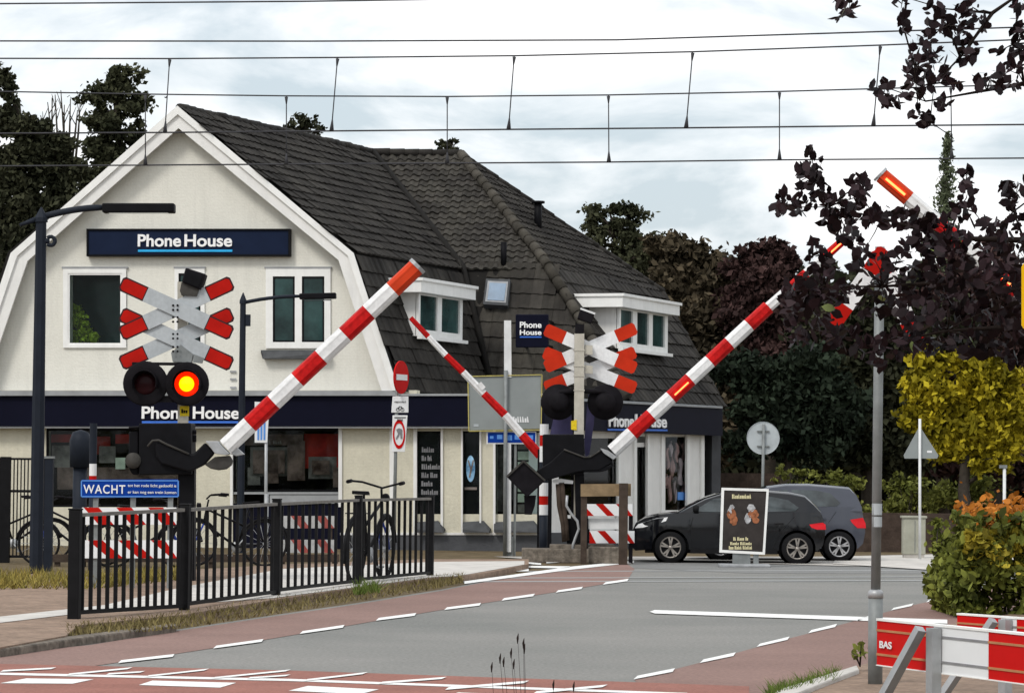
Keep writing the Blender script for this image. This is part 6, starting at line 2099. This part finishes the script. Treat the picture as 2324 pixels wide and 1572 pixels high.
# solid dark wood far behind everything at the right
wd = []
for i in range(900):
    px = RNG.uniform(1480, 2700)
    top = 560 + 60 * math.sin(px / 70) + 40 * math.sin(px / 31 + 1) + (150 if px < 1560 else 0) + max(0, (1640 - px)) * .5
    wd.append((px, RNG.uniform(max(top, 640), 1130)))
pts_ = []
for px, py in wd:
    c_ = np.array(at(px, py, RNG.uniform(118, 128)))
    e_ = RNG.normal(size=(42, 3)); e_ /= np.linalg.norm(e_, axis=1, keepdims=True)
    pts_.append(c_ + e_ * (RNG.uniform(0, 1, 42) ** .5)[:, None] * np.array([.85, .7, .75]) * RNG.uniform(.7, 1.3))
pts_ = np.concatenate(pts_); pts_ = pts_[pts_[:, 2] > .1]
tag(quads_mesh('wood', leaf_faces(pts_, .52, .65, 4), 4, 'leaf_dark'), 'dark far wood closing the view behind the trees at the right', 'wood', kind='stuff')
# unseen trees added behind the camera to darken what windows and car bodies mirror
pts_ = []
for i in range(260):
    c_ = np.array([RNG.uniform(-55, 55), RNG.uniform(-44, -34), 0])
    c_[2] = RNG.uniform(.5, 8.5 + 2.0 * math.sin(c_[0] * .35) + 1.2 * math.sin(c_[0] * .9))
    e_ = RNG.normal(size=(26, 3)); e_ /= np.linalg.norm(e_, axis=1, keepdims=True)
    pts_.append(c_ + e_ * 1.7 * (RNG.uniform(0, 1, 26) ** .5)[:, None])
pts_ = np.concatenate(pts_); pts_ = pts_[pts_[:, 2] > .1]
tag(quads_mesh('wood', leaf_faces(pts_, 1.0, .65, 4), 4, 'leaf_bush'), 'unseen row of green trees added across the street from the shop for reflections', 'wood', kind='stuff')
# narrow conifer
t = thing('conifer', 'slender pale green conifer top standing in the sky at the right', 'tree', (at(2140, 1000, 108).x, 108, 0))
pts = []
for i in range(230):
    y = RNG.uniform(312, 700)
    hw_ = 5 + (y - 312) * .28
    a = RNG.uniform(0, 2 * math.pi); rr = RNG.uniform(.15, 1) * hw_ * 108 / F
    c = np.array(at(2152 - (y - 312) * .045, y, 108))
    e = c + np.array([math.cos(a) * rr, math.sin(a) * rr, -rr * .9 + .12])
    n_ = max(5, int(10 + rr * 22))
    q = np.linspace(0, 1, n_)[:, None]
    pts.append(c + (e - c) * q + RNG.normal(size=(n_, 3)) * (.03 + .05 * q))
pts = np.concatenate(pts)
quads_mesh('crown', leaf_faces(pts, .17, .45, 4, droop=.8), 4, 'leaf_conifer', t)
b_ = at(2140, 1000, 108); tp_ = at(2152, 312, 108)
mb = MB(); mb.tube([V((b_.x, 108, 0)), V((b_.x, 108, 9)), tp_], [.25, .12, .02], 7); mb.build('trunk', 'bark', t)
# bushes beyond the cars


def bush(name, label, Y, clumps, m, dens, leaf, px, group=None, depth=.8, sub=8, shape=4):
    t = thing(name, label, 'bush', (at(px, 1250, Y).x, Y, 0), group=group)
    pts, cents = clump_points(clumps, Y, dens, sub, depth)
    pts = pts[pts[:, 2] > .02]
    quads_mesh('foliage', leaf_faces(pts, leaf, .6, shape), shape, m, t)
    mb = MB()
    b = V((at(px, 1250, Y).x, Y, 0))
    for c in cents[::3]: mb.tube([b + V((random.uniform(-.2, .2), 0, 0)), V(c)], [.03, .008], 4)
    mb.build('stems', 'bark', t)
    return t


bush('bush', 'yellow green bush above the roof of the grey car', 87, [(1775, 1070, 26, 16), (1820, 1072, 34, 16), (1800, 1100, 50, 22)], 'leaf_bush', 420, .14, 1800)
bush('bush', 'pale green bush between the grey car and the grey pole', 84, [(1890, 1090, 40, 26), (1925, 1105, 36, 30), (1905, 1140, 50, 30), (1940, 1150, 40, 30)], 'leaf_bush', 420, .14, 1905)
bush('bush', 'green bush behind the utility cabinet', 82, [(2030, 1095, 40, 30), (2075, 1110, 34, 30), (2040, 1150, 50, 40), (2100, 1160, 50, 40), (2150, 1120, 50, 40), (2200, 1110, 60, 50)], 'leaf_bush', 360, .15, 2060)
bush('bush', 'low leafy bush beside the utility cabinet, left of the hedge', 66, [(2125, 1190, 26, 20), (2145, 1220, 30, 26), (2135, 1250, 26, 20)], 'leaf_hedge', 900, .11, 2138)

t = thing('post', 'thin pale post rising behind the orange topped hedge', 'post', (at(2279, 1250, 62).x, 62, 0))
mb = MB(); mb.tube([V((at(2279, 1250, 62).x, 62, 0)), V((at(2279, 1250, 62).x, 62, at(2279, 1058, 62).z))], .03, 8); mb.build('shaft', 'pole_white', t)
mb = MB(); mb.box(V((at(2276, 1250, 62).x, 62, at(2279, 1062, 62).z)), .14, .08, .06); mb.build('cap', 'pole_grey', t)

# ------------------------------------------------------------------ hedge at the right
h0 = gp(2200, 1404, 0)
t = thing('hedge', 'trimmed green beech hedge with orange top shoots behind the roadworks barriers', 'hedge', (h0.x + 1.5, h0.y + 1, 0))
x0, x1, y0, y1, hh_ = h0.x, h0.x + 4.2, h0.y, h0.y + 2.6, 1.22
P_ = []
n = 21000
q = RNG.uniform(0, 1, (n, 3))
side = RNG.integers(0, 12, n)
dep = np.abs(RNG.normal(0, .10, n))
pt_ = np.stack([x0 + q[:, 0] * (x1 - x0), y0 + q[:, 1] * (y1 - y0), q[:, 2] * hh_], 1)
f_ = side < 5; pt_[f_, 1] = y0 + dep[f_]
f_ = (side >= 5) & (side < 7); pt_[f_, 0] = x0 + dep[f_]
f_ = (side == 7) | (side == 8); pt_[f_, 2] = hh_ - dep[f_]
lump = np.array([np.sin(pt_[:, 0] * 5.1 + pt_[:, 2] * 4) * .10, np.sin(pt_[:, 0] * 6.3 + pt_[:, 2] * 5.7) * .13, np.sin(pt_[:, 0] * 4.4) * .05]).T
pt_ += lump
rnd_ = np.clip((hh_ - pt_[:, 2]) / .45, 0, 1)
pt_[:, 1] += (1 - rnd_) ** 2 * .25 * (pt_[:, 1] < y0 + .5)
pt_[:, 0] += ((1 - rnd_) ** 2 * .30 - .10 * np.sin(pt_[:, 2] * 3.2)) * (pt_[:, 0] < x0 + .6)
pt_[:, 0] -= .10 * np.exp(-((pt_[:, 2] - .45) / .3) ** 2) * (pt_[:, 0] < x0 + .5) * RNG.uniform(0, 1.3, n)
keep = ~((np.sin(pt_[:, 0] * 3.1 + 1) * np.sin(pt_[:, 2] * 5.3 + .4 + pt_[:, 0]) > .30) & (pt_[:, 1] < y0 + .20) & (RNG.uniform(0, 1, n) < .85))
pt_ = pt_[keep & (pt_[:, 2] > .03)]
sp = []
for i in range(230):                      # loose shoots that break the clipped outline
    if i % 3 == 0: a_ = np.array([x0 + RNG.uniform(-.02, .1), y0 + RNG.uniform(0, .8), RNG.uniform(.15, hh_)]); d__ = np.array([-1, -.3, .35])
    elif i % 3 == 1: a_ = np.array([RNG.uniform(x0, x1), y0, RNG.uniform(.1, hh_)]); d__ = np.array([RNG.uniform(-.5, .5), -1, .2])
    else: a_ = np.array([RNG.uniform(x0, x1), y0 + RNG.uniform(0, .4), hh_]); d__ = np.array([RNG.uniform(-.4, .2), -.8, .3])
    L_ = RNG.uniform(.08, .26)
    sp.append(a_ + d__ / np.linalg.norm(d__) * np.linspace(0, L_, 8)[:, None] + RNG.normal(0, .035, (8, 3)))
pt_ = np.concatenate([pt_] + sp)
ho = quads_mesh('foliage', leaf_faces(pt_, .115, .6, 6, jitter=.55), 6, 'leaf_hedge', t)
ho.data.materials.append(MAT['leaf_hedge'])
n = 4200
pt_ = np.stack([RNG.uniform(x0 + .12, x1, n), RNG.uniform(y0 + .12, y1, n), hh_ - .10 + np.abs(RNG.normal(0, .15, n))], 1)
pt_[:, 2] += np.sin(pt_[:, 0] * 7) * .05 + np.sin(pt_[:, 0] * 2.3 + 1) * .05
quads_mesh('top_shoots', leaf_faces(pt_, .11, .55, 6, jitter=.5), 6, 'leaf_orange', t)
n = 2600
pt_ = np.stack([RNG.uniform(x0 - .06, x1, n), y0 + np.abs(RNG.normal(-.06, .12, n)), hh_ - .12 - np.abs(RNG.normal(0, .22, n))], 1)
pt_[:, 1] += np.sin(pt_[:, 0] * 6.3 + pt_[:, 2] * 5.7) * .13 - .05
pt_ = pt_[pt_[:, 2] > .1]
quads_mesh('young_leaves', leaf_faces(pt_, .11, .6, 6, jitter=.5), 6, 'leaf_lime', t)
mb = MB()
for i in range(60):
    p = V((RNG.uniform(x0 + .1, x1), RNG.uniform(y0 + .15, y1 - .1), 0)); mb.tube([p, p + V((RNG.uniform(-.15, .15), RNG.uniform(-.15, .15), hh_ * .95))], [.02, .006], 5)
mb.build('stems', 'bark', t)

# ------------------------------------------------------------------ copper beech reaching in from the right, near the camera
YL = 24.0
tb0 = V((5.95, 24.3, 0))
t = thing('copper_beech', 'near copper beech whose dark purple leafy branches hang in from the right', 'tree', tb0)
CL = [(1912, 12, 26, 26), (1935, 20, 14, 20), (1898, 44, 10, 6), (2045, 20, 20, 40), (2052, 62, 12, 26), (2120, 30, 26, 28), (2150, 60, 20, 30), (2110, 85, 30, 18), (2200, 30, 34, 34), (2182, 70, 20, 34), (2190, 110, 32, 36), (2235, 60, 14, 20),
      (2085, 115, 30, 20), (2120, 130, 30, 26), (2080, 165, 34, 34), (2110, 190, 26, 24), (2145, 165, 20, 22), (2070, 210, 26, 20), (2000, 195, 24, 22), (2022, 232, 22, 16), (2015, 220, 14, 12), (2085, 260, 26, 22), (2110, 275, 20, 20), (2140, 235, 18, 20),
      (2165, 195, 16, 18), (2215, 190, 16, 18), (2240, 175, 16, 14), (2260, 195, 22, 14), (2290, 160, 36, 22), (2310, 120, 24, 34), (2300, 195, 18, 12), (2312, 70, 16, 24), (2310, 25, 18, 24), (2262, 120, 12, 14),
      (1838, 345, 8, 14), (1822, 385, 16, 22), (1850, 385, 26, 34), (1845, 430, 40, 30), (1785, 455, 24, 26), (1765, 475, 14, 14), (1810, 470, 34, 18), (1880, 465, 34, 24), (1950, 420, 30, 30), (1940, 450, 36, 24), (1900, 500, 44, 30), (1925, 535, 36, 24),
      (1960, 490, 40, 26), (2010, 490, 50, 26), (2060, 490, 30, 26), (2080, 520, 50, 20), (2120, 505, 34, 20), (2190, 400, 16, 26), (2195, 440, 18, 30), (2185, 480, 30, 24), (2230, 505, 24, 14), (2150, 540, 60, 34), (2090, 560, 60, 30),
      (2280, 430, 18, 20), (2300, 440, 26, 30), (2300, 490, 26, 30), (2262, 520, 20, 24), (2250, 560, 40, 40), (2300, 560, 40, 40), (1850, 560, 14, 24), (1860, 590, 30, 34), (1885, 610, 24, 24), (1960, 570, 22, 18), (1945, 600, 20, 22), (1985, 590, 20, 14),
      (1830, 640, 30, 24), (1800, 655, 28, 14), (1860, 655, 50, 26), (1790, 680, 24, 30), (1850, 700, 60, 40), (1900, 665, 30, 24), (1960, 650, 44, 34), (2040, 640, 40, 50), (2090, 640, 50, 50), (2030, 590, 40, 30), (2150, 610, 60, 50), (2220, 620, 60, 50), (2290, 640, 50, 60),
      (1960, 705, 20, 24), (2000, 690, 30, 34), (2080, 710, 60, 40), (2150, 700, 60, 50), (2230, 710, 60, 50), (2300, 720, 40, 50), (1860, 760, 50, 30), (1920, 770, 40, 34), (1970, 790, 44, 30), (2040, 780, 60, 34), (2120, 770, 70, 34), (2210, 780, 70, 34), (2300, 790, 40, 40),
      (1990, 830, 24, 14), (1800, 760, 30, 24), (1790, 720, 20, 24)]
CL += [(RNG.uniform(2370, 3000), RNG.uniform(-60, 820), RNG.uniform(40, 80), RNG.uniform(30, 60)) for _ in range(34)]
pts, gaps = [], []
for cx, cy, rx, ry in CL:
    n = int(rx * ry * math.pi / 200 * (1.5 if cy < 330 else (1.25 if math.hypot(cx - 1985, cy - 640) < 75 else (1.6 if cx > 2160 else 1.8)))) + 3
    a = RNG.uniform(0, 2 * math.pi, n); rr = np.sqrt(RNG.uniform(0, 1, n)) * .95
    off = RNG.uniform(-.9, .9) if cy > 300 else RNG.uniform(-.5, .5)
    for i in range(n):
        pts.append(at(cx + rx * rr[i] * math.cos(a[i]), cy + ry * rr[i] * math.sin(a[i]), YL + off + RNG.normal(0, .14)))
pts = np.array([tuple(p) for p in pts])
quads_mesh('leaves', leaf_faces(pts, .088, .60, 6, droop=.3, jitter=.5), 6, 'beech_leaf', t)
few = pts[RNG.permutation(len(pts))[:14]] + np.array([0, -.15, 0])
quads_mesh('green_leaves', leaf_faces(few, .10, .6, 6), 6, 'beech_green', t)
mb = MB()
mb.tube([tb0, tb0 + V((-.05, 0, 1.5)), tb0 + V((.05, .1, 3.2)), tb0 + V((0, 0, 6.5))], [.24, .2, .17, .06], 10)
mb.build('trunk', 'bark', t)
limbs = [[(3000, 560), (2600, 300), (2324, -20), (2252, 30), (2180, 130), (2120, 190), (2110, 285)], [(3000, 600), (2500, 300), (2324, 190), (2240, 205), (2100, 230), (2000, 195)],
         [(3000, 640), (2500, 560), (2324, 545), (2150, 540), (2000, 495), (1880, 470), (1770, 470)], [(3000, 700), (2500, 690), (2324, 660), (2150, 640), (2000, 650), (1870, 650), (1785, 665)],
         [(3000, 720), (2500, 740), (2324, 740), (2150, 750), (2000, 780), (1850, 750)], [(2150, 540), (2180, 470), (2195, 395)], [(1880, 470), (1850, 400), (1838, 335)], [(2324, 545), (2300, 480), (2280, 420)],
         [(2252, 30), (2140, 20), (2040, -10)], [(2180, 130), (2150, 60), (2110, 10)], [(2324, 190), (2310, 100), (2305, 20)], [(1930, -30), (1915, 30), (1896, 46)], [(2060, -20), (2050, 60), (2075, 150), (2085, 260), (2160, 310)]]
mb = MB()
for L_ in limbs:
    P_ = [at(x, y, YL + .1) for x, y in L_]
    m_ = len(P_)
    r0 = .045 if L_[0][0] > 2950 else .012
    mb.tube(P_, [max(.004, r0 * (1 - i / (m_ - 1)) ** 1.4) for i in range(m_)], 6)
for (cx, cy, rx, ry) in CL:
    best = min((math.hypot(cx - q[0], cy - q[1]), q) for L_ in limbs for q in L_)[1]
    if math.hypot(cx - best[0], cy - best[1]) < 200:
        mb.tube([at(*best, YL + .1), at((cx + best[0]) / 2 + 6, (cy + best[1]) / 2 - 6, YL + .05), at(cx, cy, YL)], [.007, .005, .002], 4)
mb.build('branches', 'twig', t)

# ------------------------------------------------------------------ weeds in front
t = thing('grass_weed', 'thin dark seed heads of tall grass before the red crossing', 'weed', (gp(1165, 1600, 0).x, 21, 0))
mb = MB()
hd = []
for x0, x1, y1 in ((1190, 1175, 1447), (1192, 1188, 1458), (1175, 1160, 1480), (1150, 1135, 1492), (1160, 1143, 1500), (1125, 1116, 1512), (1180, 1166, 1505), (1196, 1190, 1470), (1258, 1256, 1552), (1303, 1302, 1556)):
    a = at(x0, 1700, 21.0); a.z = 0
    b = at((x0 * .6 + x1 * .4), 1600, 21.0); c = at(x1, y1, 21.0)
    mb.tube([a, b, c], [.002, .0016, .0010], 4); hd.append(c)
mb.build('stems', 'twig', t)
for c in hd:
    mb = MB(); mb.tube([c - V((0, 0, .035)), c, c + V((.004, 0, .03))], [.003, .008, .002], 5); mb.build('seed_head', 'twig', t)
t = thing('leafy_weed', 'small broad leaved weed at the foot of the grey pole', 'weed', (gp(1952, 1512, .1).x, gp(1952, 1512, .1).y, .08))
c0 = gp(1952, 1512, .1)
lv = []
for i in range(16):
    a_ = RNG.uniform(0, 2 * math.pi); r_ = RNG.uniform(.01, .10); h_ = RNG.uniform(.04, .21)
    lv.append((c0.x + math.cos(a_) * r_, c0.y + math.sin(a_) * r_, c0.z + h_))
quads_mesh('leaves', leaf_faces(np.array(lv), .10, .5, 6), 6, 'leaf_hedge', t)
mb = MB()
for q in lv[::3]: mb.tube([c0, V(q)], [.006, .003], 4)
mb.build('stems', 'twig', t)
